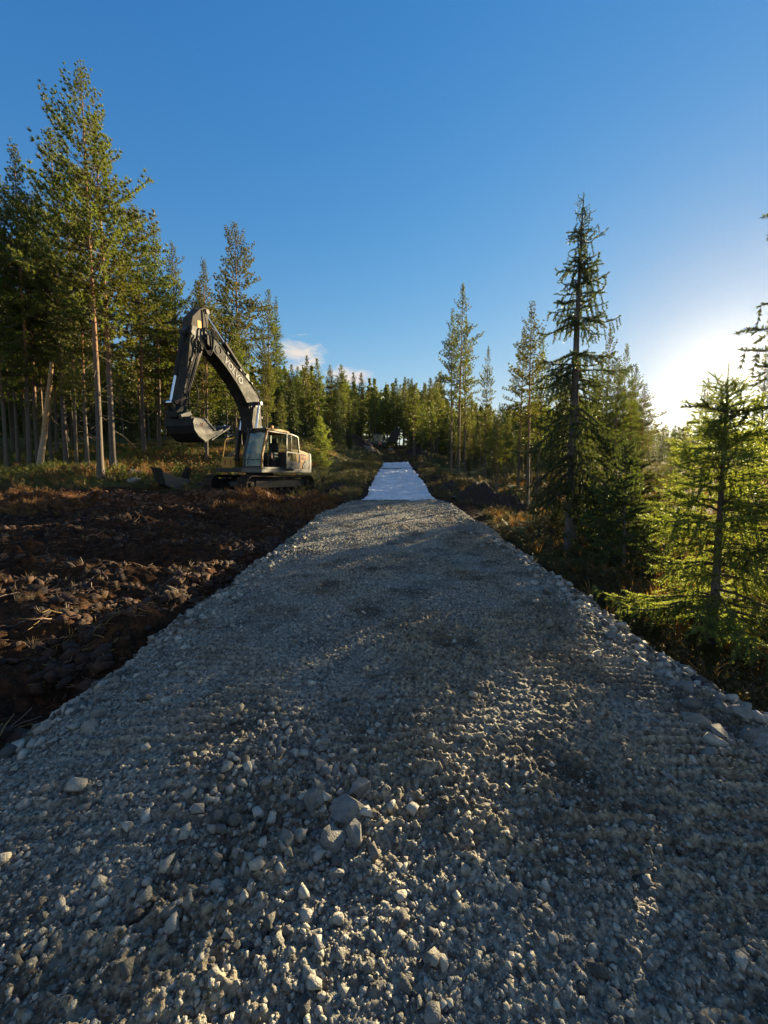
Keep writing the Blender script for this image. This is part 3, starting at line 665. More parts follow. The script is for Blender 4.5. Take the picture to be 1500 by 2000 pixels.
# places the photograph shows in sun: x, y, half width, how high shade may reach there
SUNNY = [(-6.3, 17.8, 3.4, 1.6), (-19, 23, 9, 5.0), (.45, 1.9, 1.0, .2), (-.6, 10.5, 1.1, .3), (-9.5, 21, 2.5, 1.2), (-9, 30, 4, 2.5), (-14.5, 14.5, 1.6, .6), (-9.7, 31, 2.0, .8)]
def cap(x, y, z):
    h = 99
    for (a, b, w, s) in SUNNY:
        t = (x-a)*SH[0]+(y-b)*SH[1]; l = abs((x-a)*SH[1]-(y-b)*SH[0])
        if t > 4 and l < w+.8: h = min(h, t*TE+s+h1(a, b)-z)
    return h
def infill(n, u0, u1, y0, y1, sk, lo, hi, protos, d, lab, grp, cat='pine tree', hmax=22, hmin=3, w=(.8, 1.1), py=1.0):
    c = 0; t = 0
    while c < n and t < n*40:
        t += 1; u = r.uniform(u0, u1); y = y0+(y1-y0)*r.uniform()**py; x, z, h = spot(u, y, env(u, sk)+r.uniform(lo, hi))
        h = min(h, cap(x, y, z)) if u > 640 else h
        if h < hmin or not free(x, y, d): continue
        pr = protos[r.integers(0, len(protos))]
        place(pr, x, y, min(h, hmax*r.uniform(.85, 1)), lab, cat, grp, w=r.uniform(*w)); c += 1
infill(34, -260, 560, 29, 48, SKYL, 10, 150, PM, 1.9, 'pine in the dense woods on the left behind the front row of tall pines', 'pines behind the front row on the left', hmax=19)
infill(11, -200, 560, 31, 55, SKYL, 200, 420, SM, 2.0, 'small dark spruce growing among the pines in the woods on the left', 'small spruces in the left woods', 'spruce tree', hmax=9, hmin=2)
infill(40, -200, 600, 48, 85, SKYL, 30, 200, PF, 2.2, 'distant pine deep in the woods on the left', 'distant pines on the left', hmax=19)
infill(14, 565, 700, 48, 75, SKYL, 0, 60, PF+PM, 2.0, 'mid distance pine left of the clearing at the end of the white fabric', 'pines left of the clearing', hmax=20)
infill(12, 565, 690, 45, 70, SKYL, 30, 110, SF, 2.0, 'dark spruce left of the clearing at the end of the white fabric', 'spruces left of the clearing', 'spruce tree', hmax=15)
infill(18, 690, 860, 82, 100, SKYL, 70, 125, SF, 1.5, 'low dark spruce under the far pines at the end of the clearing', 'low spruces closing the clearing', 'spruce tree', hmax=9)
infill(20, -150, 560, 58, 82, SKYL, 130, 330, SF, 1.8, 'low spruce deep in the woods on the left under the pines', 'low spruces deep in the left woods', 'spruce tree', hmax=8)
infill(46, 690, 865, 88, 125, SKYL, 0, 70, PF, 1.8, 'far pine in the wall of forest closing off the end of the clearing', 'far pines closing the clearing', hmax=24)
infill(22, 800, 930, 52, 85, SKYR, -12, 60, SF+PF, 1.9, 'tree right of the clearing behind the slim pine cluster', 'trees right of the clearing', 'tree', hmax=18)
infill(44, 880, 1255, 28, 60, SKYR, 0, 130, PS, 1.5, 'slim backlit pine in the thin woods on the right', 'slim pines in the right woods', hmax=13, hmin=2.5)
infill(20, 960, 1150, 18, 33, SKYR, 15, 110, PS, 1.3, 'low slim pine in front of the thin woods on the right', 'low slim pines at the front of the right woods', hmax=9, hmin=2.5, w=(1.0, 1.4))
infill(22, 900, 1250, 26, 70, SKYR, 40, 140, SM, 2.0, 'small spruce among the slim pines in the thin woods on the right', 'small spruces in the right woods', 'spruce tree', hmax=8, hmin=1.5, w=(.8, 1.0))
infill(36, 900, 1260, 60, 110, SKYR, 10, 90, PF, 2.2, 'distant pine behind the thin woods on the right', 'distant pines on the right', hmax=15)
infill(46, 1240, 1680, 45, 140, SKYR, -14, 25, PF+SF, 2.0, 'stunted far tree on the open bog below the sun', 'stunted trees on the bog', 'tree', hmax=9, hmin=1.2)
infill(14, 1250, 1700, 14, 45, SKYR, 30, 80, PS, 1.5, 'low young pine on the bog behind the near spruce', 'low young pines on the bog', hmax=4, hmin=.8, w=(1.0, 1.5))

# far woods that read as one mass
def mass(name, protos, spots):
    Vs, Fs, Ms, b = [], [], [], 0
    for (x, y, h, a, w) in spots:
        pr = protos[int(a*97) % len(protos)]
        for key, off in (('trunk', 1), ('crown', 0)):
            me = pr[key]; V = np.empty(len(me.vertices)*3, np.float32); me.vertices.foreach_get('co', V); V = V.reshape(-1, 3)*np.array([w, w, 1])*h/pr['h']
            Fi = np.empty(len(me.loops), np.int32); me.loops.foreach_get('vertex_index', Fi)
            n_ = len(me.polygons); Fi = Fi.reshape(n_, -1)
            mi = np.empty(n_, np.int32); me.polygons.foreach_get('material_index', mi)
            if Fi.shape[1] != 3: continue
            ca, sa = math.cos(a), math.sin(a); V = np.column_stack([V[:, 0]*ca-V[:, 1]*sa+x, V[:, 0]*sa+V[:, 1]*ca+y, V[:, 2]+h1(x, y)])
            Vs.append(V); Fs.append(Fi+b); Ms.append(np.full(n_, 1) if off else mi); b += len(V)
    tag(link(name, mesh_np(name, np.concatenate(Vs), np.concatenate(Fs), [M['pine_needle'], M['twig']], False, np.concatenate(Ms))), kind='stuff')
PX = [conifer(211+i, 14, .02, 2.2, dz=1.1, nb=5, k=6, nl=.6, nw=.34, tw_step=.6, tw_len=.8, tf_step=.5, dead=0, sides=4) for i in range(3)]
sp = []
SKYM = [(-900, 640), (0, 660), (500, 690), (640, 735), (860, 770), (960, 790), (1230, 800), (1262, 832), (2400, 836)]
for q in range(900):
    u = r.uniform(-700, 2200); y = r.uniform(88, 240) if u < 1230 else r.uniform(120, 260)
    if u < 560: y = r.uniform(80, 200)
    x, z, h = spot(u, y, env(u, SKYM)+r.uniform(-8, 45))
    if u > 640: h = min(h, cap(x, y, z))
    if h > 2: sp.append((x, y, min(h, 26), r.uniform(0, 6.28), r.uniform(.9, 1.4)))
mass('far_forest', PX, sp)

# ------------------------------------------------------------------ ground cover
def tuft_proto(seed, n, h, spread, w, curl=.3):
    r = np.random.default_rng(seed); a = r.uniform(0, 6.28, n); d = np.stack([np.cos(a)*spread*r.uniform(.2, 1, n), np.sin(a)*spread*r.uniform(.2, 1, n), np.ones(n)], -1)
    L = h*r.uniform(.5, 1.1, n)[:, None]; p = np.column_stack([r.normal(0, .05*h, (n, 2)), np.full(n, -.03)]); d = unit(d); sd = unit(np.cross(d, r.normal(size=(n, 3))))*w
    mid = p+d*L*.55; tip = p+d*L; tip[:, 2] -= curl*L[:, 0]*np.linalg.norm(d[:, :2], axis=1)
    T = np.concatenate([np.stack([p-sd, p+sd, mid+sd*.8], 1), np.stack([p-sd, mid+sd*.8, mid-sd*.8], 1), np.stack([mid-sd*.8, mid+sd*.8, tip], 1)])
    return T.reshape(-1, 3), np.arange(len(T)*3).reshape(-1, 3)
def shrub_proto(seed, ns, h, lw, ll, nl):
    r = np.random.default_rng(seed); S_ = Soup(); P, D = [], []
    for i in range(ns):
        a = r.uniform(0, 6.28); sp = r.uniform(.1, .9); d = unit(np.array([math.cos(a)*sp, math.sin(a)*sp, 1.0])); L = h*r.uniform(.5, 1.1)
        b = np.array([r.normal(0, .12*h), r.normal(0, .12*h), -.04]); V, Fc = tube_np(np.stack([b, b+d*L*.5, b+d*L+np.array([0, 0, -.08*L])]), np.array([.005, .004, .002])*max(1, h/.4), 3); S_.add(V, Fc)
        f = r.uniform(.25, 1, nl)[:, None]; P.append(b+d*L*f+r.normal(0, .05*h, (nl, 3))); D.append(np.repeat(d[None], nl, 0))
    S_.tris(needles(np.concatenate(P), np.concatenate(D), 2, ll, lw, 1.4, r)); return np.concatenate(S_.V), np.concatenate(S_.F)
r = np.random.default_rng(77)
def cover(name, protos, n, sampler, s0, s1, mat, tilt=.3, zoff=0.0):
    x, y = sampler(n); s = r.uniform(s0, s1, len(x)); P = np.column_stack([x, y, H(x, y)+zoff]); V, Fc = merge(protos, P, s, r, tilt)
    tag(link(name, mesh_np(name, V, Fc, mat)), kind='stuff')
def area(x0, x1, y0, y1, f=None, clump=.0, p=1.0):
    def g_(n):
        m = n*4; y = y0+(y1-y0)*r.uniform(0, 1, m)**p; x = r.uniform(x0, x1, m) if not callable(x0) else x0(y)+(x1(y)-x0(y))*r.uniform(0, 1, m)
        k = r.uniform(0, 1, m) < (f(x, y) if f else 1); 
        if clump: k &= (fbm(x*.8, y*.8, 2, 81) > r.normal(-.1, .25, m)+clump-.3)
        return x[k][:n], y[k][:n]
    return g_
GT = [tuft_proto(300+i, 16, 1.0, .8, .014) for i in range(5)]
HS = [shrub_proto(320+i, 9, 1.0, .045, .10, 9) for i in range(5)]
rx0 = lambda y: 2.85+0*y
rx1 = lambda y: 6.5+.85*y
cover('heath', HS, 3400, area(rx0, rx1, 1.6, 32, lambda x, y: vegmask(x, y), .0, 1.25), .16, .48, M['heath'])
cover('heath', HS, 1500, area(-26, -2.2, 19, 48, lambda x, y: vegmask(x, y), .05), .2, .55, M['heath'])
cover('undergrowth', HS, 1700, area(-32, -6, 20, 48, lambda x, y: vegmask(x, y), .1), .2, .6, M['moss'])
cover('dry_grass', GT, 1500, area(rx0, rx1, 1.8, 34, lambda x, y: vegmask(x, y), .15, 1.2), .18, .5, M['dry'])
cover('dry_grass', GT, 1900, area(-30, -6, 19.5, 46, lambda x, y: vegmask(x, y), .15), .2, .55, M['dry'])
cover('heath', HS, 1100, area(lambda y: -4.6+0*y, lambda y: -1.75+0*y, 15.5, 50, lambda x, y: sst(15, 18, y), 0), .15, .5, M['heath'])
cover('heath', HS, 800, area(lambda y: 1.7+0*y, lambda y: 4.5+0*y, 15.5, 50, None, 0), .15, .45, M['heath'])
cover('heath', HS, 1500, area(lambda y: 4+.1*y, lambda y: 6.5+.95*y, 30, 80, None, 0, 1.3), .4, 1.0, M['heath'])
cover('heath', HS, 700, area(-14, 10, 49, 76, None, .05), .3, .9, M['heath'])
# dry bushes at the edge of the bare peat: in front of the tracks, and far left
cover('rusty_heath', GT, 260, area(-6.2, -2.6, 14.6, 16.4, None, .15), .15, .38, M['rusty'])
cover('rusty_heath', GT, 330, area(-16.5, -12, 12.5, 15.5, None, .2), .15, .38, M['rusty'])
cover('dry_shrubs', HS, 420, area(-21, -8, 22, 34, None, .1), .35, .8, M['dry'])
cover('undergrowth', HS, 420, area(-24, -8, 22, 36, None, .1), .35, .85, M['moss'])
cover('rusty_heath', HS, 240, area(-16.5, -11.5, 12.5, 15.8, None, .1), .15, .38, M['rusty'])
cover('rusty_heath', HS, 230, area(-6.5, -2.4, 13.0, 16.4, None, .1), .15, .36, M['rusty'])
# roots and straw in the peat
def root_proto(seed):
    r_ = np.random.default_rng(seed); n = 6; a = np.cumsum(r_.normal(0, .35, n)); st = np.column_stack([np.cos(a), np.sin(a), r_.normal(.0, .22, n)])/n; P = np.cumsum(st, 0)-st.sum(0)/2
    return tube_np(P, np.linspace(.02, .008, n), 3)
RP = [root_proto(400+i) for i in range(8)]
cover('root_litter', RP, 2600, area(lambda y: -3.0-1.3*y, lambda y: -2.75+0*y, 1.6, 19.5, lambda x, y: .9*(1-vegmask(x, y)), .1, 1.3), .12, .55, M['root'], .5, .015)
cover('root_litter', GT, 1300, area(lambda y: -3.0-1.3*y, lambda y: -2.9+0*y, 1.8, 19.5, lambda x, y: .8*(1-vegmask(x, y)), .45, 1.3), .08, .22, M['root'], 1.6, .0)
cover('root_litter', RP, 320, area(lambda y: -4.0+0*y, lambda y: -2.9+0*y, 1.8, 9.5, None, .1), .1, .4, M['dry'], .6, .03)
CLOD = [rock_proto(500+i, 16, .9) for i in range(5)]
g = MT('clods of peat'); q = g.n('ShaderNodeNewGeometry'); c = g.mix(q.outputs['Random Per Island'], (.018, .011, .008), (.075, .036, .018)); n1 = g.noise(30, 5, .65)
g.set(Base_Color=g.mix(1.0, c, g.ramp(n1, [(.3, .5), (.7, 1.4)]), 'MULTIPLY'), Roughness=.95); g.bump(n1, 1.0, .03); M['peat'] = g.m
g = MT('reddish peat'); q = g.n('ShaderNodeNewGeometry'); c = g.mix(q.outputs['Random Per Island'], (.07, .028, .014), (.20, .085, .038)); n1 = g.noise(30, 5, .65)
g.set(Base_Color=g.mix(1.0, c, g.ramp(n1, [(.3, .5), (.7, 1.4)]), 'MULTIPLY'), Roughness=.95); g.bump(n1, 1.0, .03); M['red_peat'] = g.m
cover('red_peat_clods', CLOD, 1500, area(-20, -3.2, 13.6, 16.6, lambda x, y: np.exp(-((y-RIDGE(x))/.7)**2), .1), .02, .13, M['red_peat'], 1.0, .01)
cover('red_peat_clods', RP, 700, area(-20, -3.2, 13.4, 16.6, lambda x, y: np.exp(-((y-RIDGE(x))/.8)**2), .1), .12, .5, M['root'], .8, .03)
cover('peat_clods', CLOD, 600, area(lambda y: -3.9+0*y, lambda y: -2.7+0*y, 1.5, 10, None, .1), .02, .12, M['peat'], 1.0, .02)
cover('peat_clods', CLOD, 3000, area(lambda y: -3.0-1.3*y, lambda y: -2.8+0*y, 1.8, 20.5, lambda x, y: 1-vegmask(x, y), .45, 1.3), .012, .12, M['peat'], 1.0, .005)

# ------------------------------------------------------------------ the excavator
M['boom'] = paint('charcoal boom paint', (.014, .014, .014), .6, spec=.15, dirt=.8, dcol=(.062, .052, .040), scale=1.6, wear=.3)
M['stick'] = paint('worn grey arm paint', (.024, .022, .019), .6, spec=.15, dirt=.85, dcol=(.095, .075, .052), scale=2.2, wear=.5)
M['black'] = paint('black steel', (.018, .018, .018), .5, dirt=.4)
M['yellow'] = paint('yellow machine paint', (.31, .15, .014), .6, dirt=.35, dcol=(.16, .09, .03), wear=.3)
M['yellow_shade_lift'] = paint('machine yellow lifted for shade', (.42, .23, .025), .45, dirt=.4, dcol=(.2, .12, .05), wear=.2)  # lighter copy of the machine yellow: brightness painted in for shaded box and rail
M['cream'] = paint('dusty pale grey paint', (.135, .128, .108), .55, dirt=.55, dcol=(.085, .068, .048), wear=.3)
M['dgrey'] = paint('dark grey cab paint', (.05, .05, .048), .45, dirt=.4)
M['track'] = paint('muddy track steel', (.028, .023, .02), .6, .3, dirt=.9, dcol=(.09, .045, .025), scale=4)
M['bucket'] = paint('worn bucket steel', (.014, .013, .012), .6, .2, dirt=.5, dcol=(.05, .039, .028), scale=3, wear=.4)
M['shine'] = paint('scoured steel', (.12, .112, .10), .5, .2, dirt=.65, dcol=(.10, .08, .06), scale=5)
M['chrome'] = paint('chrome rod', (.75, .76, .78), .12, 1.0, dirt=.1)
M['rubber'] = paint('black hose rubber', (.02, .02, .02), .5, dirt=.5, dcol=(.10, .085, .065))
M['orange'] = paint('orange sticker', (.80, .27, .03), .4, dirt=.2)
M['red'] = paint('dark red print', (.30, .05, .02), .5, dirt=.1)
M['white'] = paint('white print', (.20, .20, .195), .6, dirt=.55, dcol=(.09, .08, .065))
M['seat'] = paint('black seat fabric', (.02, .02, .022), .8, dirt=.2)
g = MT('cab glass'); g.t.nodes.remove(g.bs); gl = g.n('ShaderNodeBsdfGlossy'); gl.inputs['Roughness'].default_value = .03
tr = g.n('ShaderNodeBsdfTransparent'); tr.inputs['Color'].default_value = (.80, .86, .80, 1); fr = g.n('ShaderNodeLayerWeight'); fr.inputs['Blend'].default_value = .35
di = g.n('ShaderNodeBsdfDiffuse'); di.inputs['Color'].default_value = (.32, .30, .24, 1)
ms = g.n('ShaderNodeMixShader'); g.l(g.math('ADD', g.math('MULTIPLY', fr.outputs['Fresnel'], .45), .02, True), ms.inputs[0]); g.l(tr.outputs[0], ms.inputs[1]); g.l(gl.outputs[0], ms.inputs[2])
m2 = g.n('ShaderNodeMixShader'); g.l(g.ramp(g.noise(3, 6, .6), [(.35, .02), (.7, .14)]), m2.inputs[0]); g.l(ms.outputs[0], m2.inputs[1]); g.l(di.outputs[0], m2.inputs[2])
g.l(m2.outputs[0], g.out.inputs['Surface']); M['glass'] = g.m

TILT = R(2.3)
EX = empty('excavator', (EXC[0], EXC[1], .05), EXH, 'tracked excavator with yellow cab roof and raised charcoal boom standing on the bare peat', 'excavator')
EX.rotation_mode = 'XYZ'; EX.rotation_euler = (0, -TILT, EXH)
def U(x, z): c, s = math.cos(TILT), math.sin(TILT); return (x*c+z*s, -x*s+z*c)
def UP(l): return [U(*p) for p in l]
def U3(x, y, z): a, b = U(x, z); return (a, y, b)
def text(body, size, loc, xdir, ydir, mat, parent, name='lettering', depth=.004, bold=.0):
    cu = bpy.data.curves.new(name, 'FONT'); cu.body = body; cu.size = size; cu.extrude = depth; cu.align_x = 'CENTER'; cu.align_y = 'CENTER'; cu.offset = bold; cu.resolution_u = 3
    to = bpy.data.objects.new(name, cu); COL.objects.link(to); dg = bpy.context.evaluated_depsgraph_get()
    me = bpy.data.meshes.new_from_object(to.evaluated_get(dg)); bpy.data.objects.remove(to); bpy.data.curves.remove(cu)
    X = Vector(xdir).normalized(); Z = X.cross(Vector(ydir)).normalized(); Y = Z.cross(X)
    mt = Matrix((X, Y, Z)).transposed().to_4x4(); mt.translation = Vector(loc); me.transform(mt); me.materials.clear(); me.materials.append(M[mat])
    return link(name, me, parent)
def local_to(par, o): return o

# undercarriage, in its own heading
ur = UNH-EXH
cu_, su_ = math.cos(ur), math.sin(ur)
def UR(mb): mb.v = [(x*cu_-y*su_, x*su_+y*cu_, z) for x, y, z in mb.v]; return mb
UR(MB().box((0, 0, .52), (1.5, 1.7, .26)).box((0, 0, .42), (3.0, .5, .2)).box((.95, 0, .45), (.4, 1.7, .2)).box((-.95, 0, .45), (.4, 1.7, .2))).build('chassis', M['black'], EX, .03)
UR(MB().tube([(0, 0, .62), (0, 0, .97)], .62, 28)).build('turntable', M['black'], EX, .01, True)
def track(side):
    yc = side*1.12; wd = .62; x0, x1, rr, zc = -1.78, 1.62, .36, .44
    Lf = x1-x0; per = 2*Lf+2*math.pi*rr; n = 48
    def pos(s):
        s %= per
        if s < Lf: return x0+s, zc+rr-.03*math.sin(math.pi*s/Lf), 0.0
        s -= Lf
        if s < math.pi*rr: a = s/rr; return x1+rr*math.sin(a), zc+rr*math.cos(a), -a
        s -= math.pi*rr
        if s < Lf: return x1-s, zc-rr, -math.pi
        s -= Lf; a = s/rr; return x0-rr*math.sin(a), zc-rr*math.cos(a), -math.pi-a
    sh = MB(); lk = MB()
    for k in range(n):
        x, z, a = pos(per*k/n); rot = Matrix.Rotation(-a, 3, 'Y'); p = per/n
        def off(dx, dz): v = rot @ Vector((dx, 0, dz)); return (x+v.x, yc, z+v.z)
        sh.box(off(0, 0), (p*.92, wd, .022), rot)
        for q in (-.32, .02, .36): sh.box(off(q*p, .026), (.016, wd*.985, .034), rot)
        for sy in (-1, 1):
            c = off(0, -.05); lk.box((c[0], yc+sy*.09, c[2]), (p*.95, .045, .075), rot)
    t = UR(sh).build('track', M['track'], EX)
    UR(lk).build('chain', M['track'], t)
    fr_ = MB().box(((x0+x1)/2, yc, zc+.02), (Lf-.45, .30, .34)).box(((x0+x1)/2, yc, zc+.20), (Lf-.9, .34, .05)); UR(fr_).build('track_frame', M['black'], t, .02)
    s = MB().tube([(x0, yc-.12, zc), (x0, yc+.12, zc)], .27, 24).tube([(x0, yc-.19, zc), (x0, yc+.19, zc)], .17, 18)
    for k in range(20):
        a = 2*math.pi*k/20; s.box((x0+.29*math.cos(a), yc, zc+.29*math.sin(a)), (.05, .06, .05), Matrix.Rotation(-a, 3, 'Y'))
    UR(s).build('sprocket', M['track'], t)
    UR(MB().tube([(x1, yc-.13, zc), (x1, yc+.13, zc)], .29, 24).tube([(x1, yc-.2, zc), (x1, yc+.2, zc)], .10, 14)).build('idler', M['bucket'], t, .01)
    for k in range(7):
        x = x0+.45+k*(Lf-.9)/6; UR(MB().tube([(x, yc-.15, zc-.24), (x, yc+.15, zc-.24)], .085, 12)).build('roller', M['track'], t)
    for k in (-.7, .55): UR(MB().tube([(k, yc-.12, zc+.27), (k, yc+.12, zc+.27)], .06, 10)).build('roller', M['track'], t)
track(1); track(-1)

# upper structure
pl_ = MB().box((-.45, -.10, 1.02), (3.88, 2.2, .15)).box((.6, -.05, 1.12), (1.6, .62, .1)).build('platform', M['black'], EX, .02)
MB().box((-.45, 1.125, 1.03), (3.92, .22, .17)).build('side_skirt', M['cream'], pl_, .03)
MB().box((1.49, .72, 1.03), (.06, 1.0, .17)).build('side_skirt', M['cream'], pl_, .02)
cw = [(-2.52, .96), (-2.32, .96), (-2.32, 1.96), (-2.38, 1.96), (-2.50, 1.86), (-2.54, 1.5)]
cwo = MB().prism(cw, -1.22, 1.225).build('counterweight', M['cream'], EX, .07, True, 3)
hood = [(-2.31, 1.105), (-.42, 1.105), (-.42, 1.62), (-.62, 1.98), (-1.1, 2.07), (-1.55, 2.04), (-2.31, 1.93)]
ho = MB().prism(hood, -1.2, 1.215).build('engine_hood', M['yellow'], EX, .05, True, 3)
MB().prism([(-2.26, 1.13), (-1.72, 1.13), (-1.72, 1.3), (-1.84, 1.45), (-2.02, 1.56), (-2.26, 1.62)], 1.205, 1.235).build('vent_grille', M['cream'], ho, .006)
vs = MB()
for k in range(7): vs.box((-2.03, 1.238, 1.18+.05*k), (.34-.012*k, .012, .016))
vs.build('vent_slat', M['dgrey'], ho)
text('SÄKERT', .13, (-1.82, 1.222, 1.80), (-1, 0, 0), (0, 0, 1), 'red', ho, bold=.006)
text('TÅ-381', .13, (-1.82, 1.222, 1.64), (-1, 0, 0), (0, 0, 1), 'red', ho, bold=.006)
MB().tube([(-1.2, -.5, 2.0), (-1.2, -.5, 2.35), (-1.27, -.5, 2.42)], .06, 12).build('exhaust_pipe', M['black'], EX, smooth=True)

# cab: x -.35..1.48, y .28..1.25, z 1.1..2.8
cab = MB()
def bar(m, a, b, w=.07, d=.07):
    a = Vector(a); b = Vector(b); L = (b-a).length; q = (b-a).to_track_quat('X', 'Z').to_matrix(); c = (a+b)/2; return m.box(c, (L, w, d), q)
for y in (.31, 1.22):
    bar(cab, (1.47, y, 1.13), (1.42, y, 1.75), .08, .09); bar(cab, (1.42, y, 1.72), (1.06, y, 2.74), .08, .09)
    bar(cab, (-.36, y, 1.12), (-.40, y, 2.72), .07, .09); bar(cab, (1.47, y, 1.14), (-.36, y, 1.14), .06, .09)
    bar(cab, (1.08, y, 2.72), (-.42, y, 2.72), .06, .07)
bar(cab, (1.46, .31, 1.15), (1.46, 1.22, 1.15), .07, .1); bar(cab, (1.08, .31, 2.72), (1.08, 1.22, 2.72), .07, .08)
bar(cab, (-.41, .31, 2.70), (-.41, 1.22, 2.70)); bar(cab, (-.37, .31, 1.85), (-.37, 1.22, 1.85))
cab.box((.5, .31, 1.42), (1.75, .05, .55)).box((-.38, .76, 1.48), (.05, .9, .72)).box((.55, .76, 1.13), (1.8, .9, .05))
cb = cab.build('cab', M['dgrey'], EX, .012)
bar(bar(MB(), (1.50, 1.245, 1.13), (1.45, 1.245, 1.75), .05, .07), (1.45, 1.245, 1.73), (1.09, 1.245, 2.74), .05, .07).build('door_pillar', M['yellow'], cb, .01)
MB().prism([(-.52, 2.745), (1.12, 2.745), (1.14, 2.79), (1.0, 2.83), (.1, 2.86), (-.45, 2.82)], .24, 1.30).build('roof', M['yellow'], cb, .03, True)
MB().prism([(1.445, 1.22), (1.475, 1.22), (1.43, 1.74), (1.09, 2.70), (1.06, 2.70), (1.40, 1.74)], .345, 1.185).build('windshield', M['glass'], cb)
MB().box((1.475, .765, 1.50), (.02, .84, .035), Matrix.Rotation(R(-4), 3, 'Y')).build('windshield_bar', M['dgrey'], cb)
MB().prism([(-.30, 1.74), (1.35, 1.74), (1.02, 2.68), (-.33, 2.68)], .295, .31).build('side_window', M['glass'], cb)
MB().box((-.39, .765, 2.27), (.012, .84, .78)).build('rear_window', M['glass'], cb)
MB().tube([(1.50, .5, 1.25), (1.40, .62, 1.95), (1.29, .66, 2.3)], .012, 6).build('wiper', M['black'], cb)
for k, y in enumerate((.36, .52, .98, 1.14)):
    l_ = MB().box((1.17, y, 2.775), (.09, .12, .09)).build('work_light', M['black'], cb, .012)
    MB().box((1.219, y, 2.775), (.012, .095, .068)).build('lens', M['shine'], l_)
MB().box((1.13, .76, 2.80), (.10, 1.0, .04)).build('light_bar', M['black'], cb)
be = MB().tube([(.35, .95, 2.85), (.35, .95, 2.90)], .05, 14).build('beacon', M['black'], cb)
MB().tube([(.35, .95, 2.90), (.35, .95, 3.0), (.35, .95, 3.03)], [.055, .05, .02], 14).build('beacon_lens', M['orange'], be, smooth=True)
MB().tube([(-.2, 1.1, 2.83), (-.2, 1.1, 3.0)], .012, 6).build('antenna', M['cream'], cb)
st = MB().box((.25, .78, 1.55), (.5, .5, .14)).box((.2, .78, 1.32), (.35, .35, .34)).build('seat', M['seat'], cb, .04, True)
MB().prism([(-.02, 1.6), (.12, 1.6), (.02, 2.28), (-.12, 2.28)], .54, 1.02).build('backrest', M['seat'], st, .05, True)
MB().box((-.07, .78, 2.38), (.1, .28, .2)).build('headrest', M['seat'], st, .04, True)
for y in (.48, 1.06):
    c_ = MB().box((.42, y, 1.72), (.5, .12, .22)).build('console', M['dgrey'], cb, .03)
    MB().tube([(.60, y, 1.8), (.64, y, 2.02)], [.02, .026], 8).build('joystick', M['black'], c_)
MB().tube([(.75, 1.0, 1.15), (.72, .98, 1.5), (.62, 1.0, 1.85), (.66, 1.02, 1.95)], .013, 6).build('lever', M['cream'], cb, smooth=True)
MB().box((.62, 1.12, 1.68), (.03, .015, .22)).build('warning_tag', M['red'], cb)

# door, folded back against the side
dr = MB(); yd = 1.37
path = [(-.10, 1.14), (-.14, 2.70), (-.50, 2.70), (-.95, 2.64), (-1.06, 2.58), (-1.12, 2.2), (-1.20, 1.75), (-1.17, 1.4), (-1.17, 1.14)]
for a, b in zip(path, path[1:]+path[:1]): bar(dr, (a[0], yd, a[1]), (b[0], yd, b[1]), .05, .055)
bar(dr, (-.12, yd, 1.88), (-1.18, yd, 1.85), .05, .05); bar(dr, (-.52, yd, 1.88), (-.52, yd, 2.70), .03, .03)
do = dr.build('door', M['dgrey'], cb, .008)
MB().prism([(-.13, 1.90), (-.16, 2.68), (-.95, 2.62), (-1.04, 2.56), (-1.16, 1.88)], yd-.005, yd+.005).build('door_window', M['glass'], do)
MB().prism([(-.13, 1.86), (-.12, 1.70), (-.4, 1.52), (-.95, 1.45), (-.86, 1.86)], yd-.005, yd+.005).build('lower_window', M['glass'], do)
MB().prism([(-.115, 1.14), (-1.16, 1.14), (-1.16, 1.40), (-.95, 1.44), (-.4, 1.51), (-.115, 1.72)], yd-.02, yd+.03).build('door_panel', M['cream'], do, .015)
MB().box((-.55, yd+.045, 1.34), (.28, .02, .03)).build('handle', M['black'], do, .005)
for z in (1.3, 2.4): MB().box((-.20, 1.29, z), (.08, .14, .07)).build('hinge', M['black'], do)

# right front: tool box and rail
tb = MB().box((.62, -.86, 1.37), (.95, .72, .5)).build('tool_box', M['yellow_shade_lift'], EX, .03)
for y in (-1.02, -.72):
    MB().tube([(1.102, y, 1.45), (1.106, y, 1.45)], .035, 10).box((1.102, y, 1.36), (.006, .05, .12)).box((1.102, y, 1.285), (.006, .12, .022)).build('warning_symbol', M['red'], tb)
MB().tube([(1.08, -1.17, 1.55), (.9, -1.17, 2.3), (.82, -1.16, 2.42), (.45, -1.12, 2.50), (.05, -.9, 2.72)], .022, 8).build('handrail', M['yellow_shade_lift'], EX, smooth=True)
MB().tube([(1.06, -.35, 1.2), (1.06, -.35, 2.9)], .02, 8).box((1.06, -.35, 2.55), (.05, .2, .3)).build('mirror', M['black'], EX)

# boom, arm, bucket: outlines measured in the picture, real widths
boom = UP([(3.12, 5.86), (2.95, 5.72), (2.67, 5.52), (2.11, 5.12), (1.59, 4.64), (1.18, 4.17), (.92, 3.80), (.78, 3.40), (.72, 2.95), (.66, 2.3), (.55, 1.75), (.42, 1.62), (.25, 1.66),
           (.13, 2.1), (.08, 2.96), (.12, 3.97), (.30, 4.33), (.67, 4.65), (1.12, 4.97), (1.63, 5.28), (2.19, 5.70), (2.63, 6.03), (2.92, 6.17), (3.10, 6.10), (3.18, 5.98)])
def strip(m, poly, y0, y1): return m.prism(poly, y0, y1)
bo = MB().prism(boom, -.30, .30).build('boom', M['boom'], EX, .018)
MB().box(U3(.48, 0, 3.88)[:1]+(0,)+U3(.48, 0, 3.88)[2:], (.66, .66, .16), Matrix.Rotation(R(8), 3, 'Y')).build('boom_band', M['black'], bo, .01)
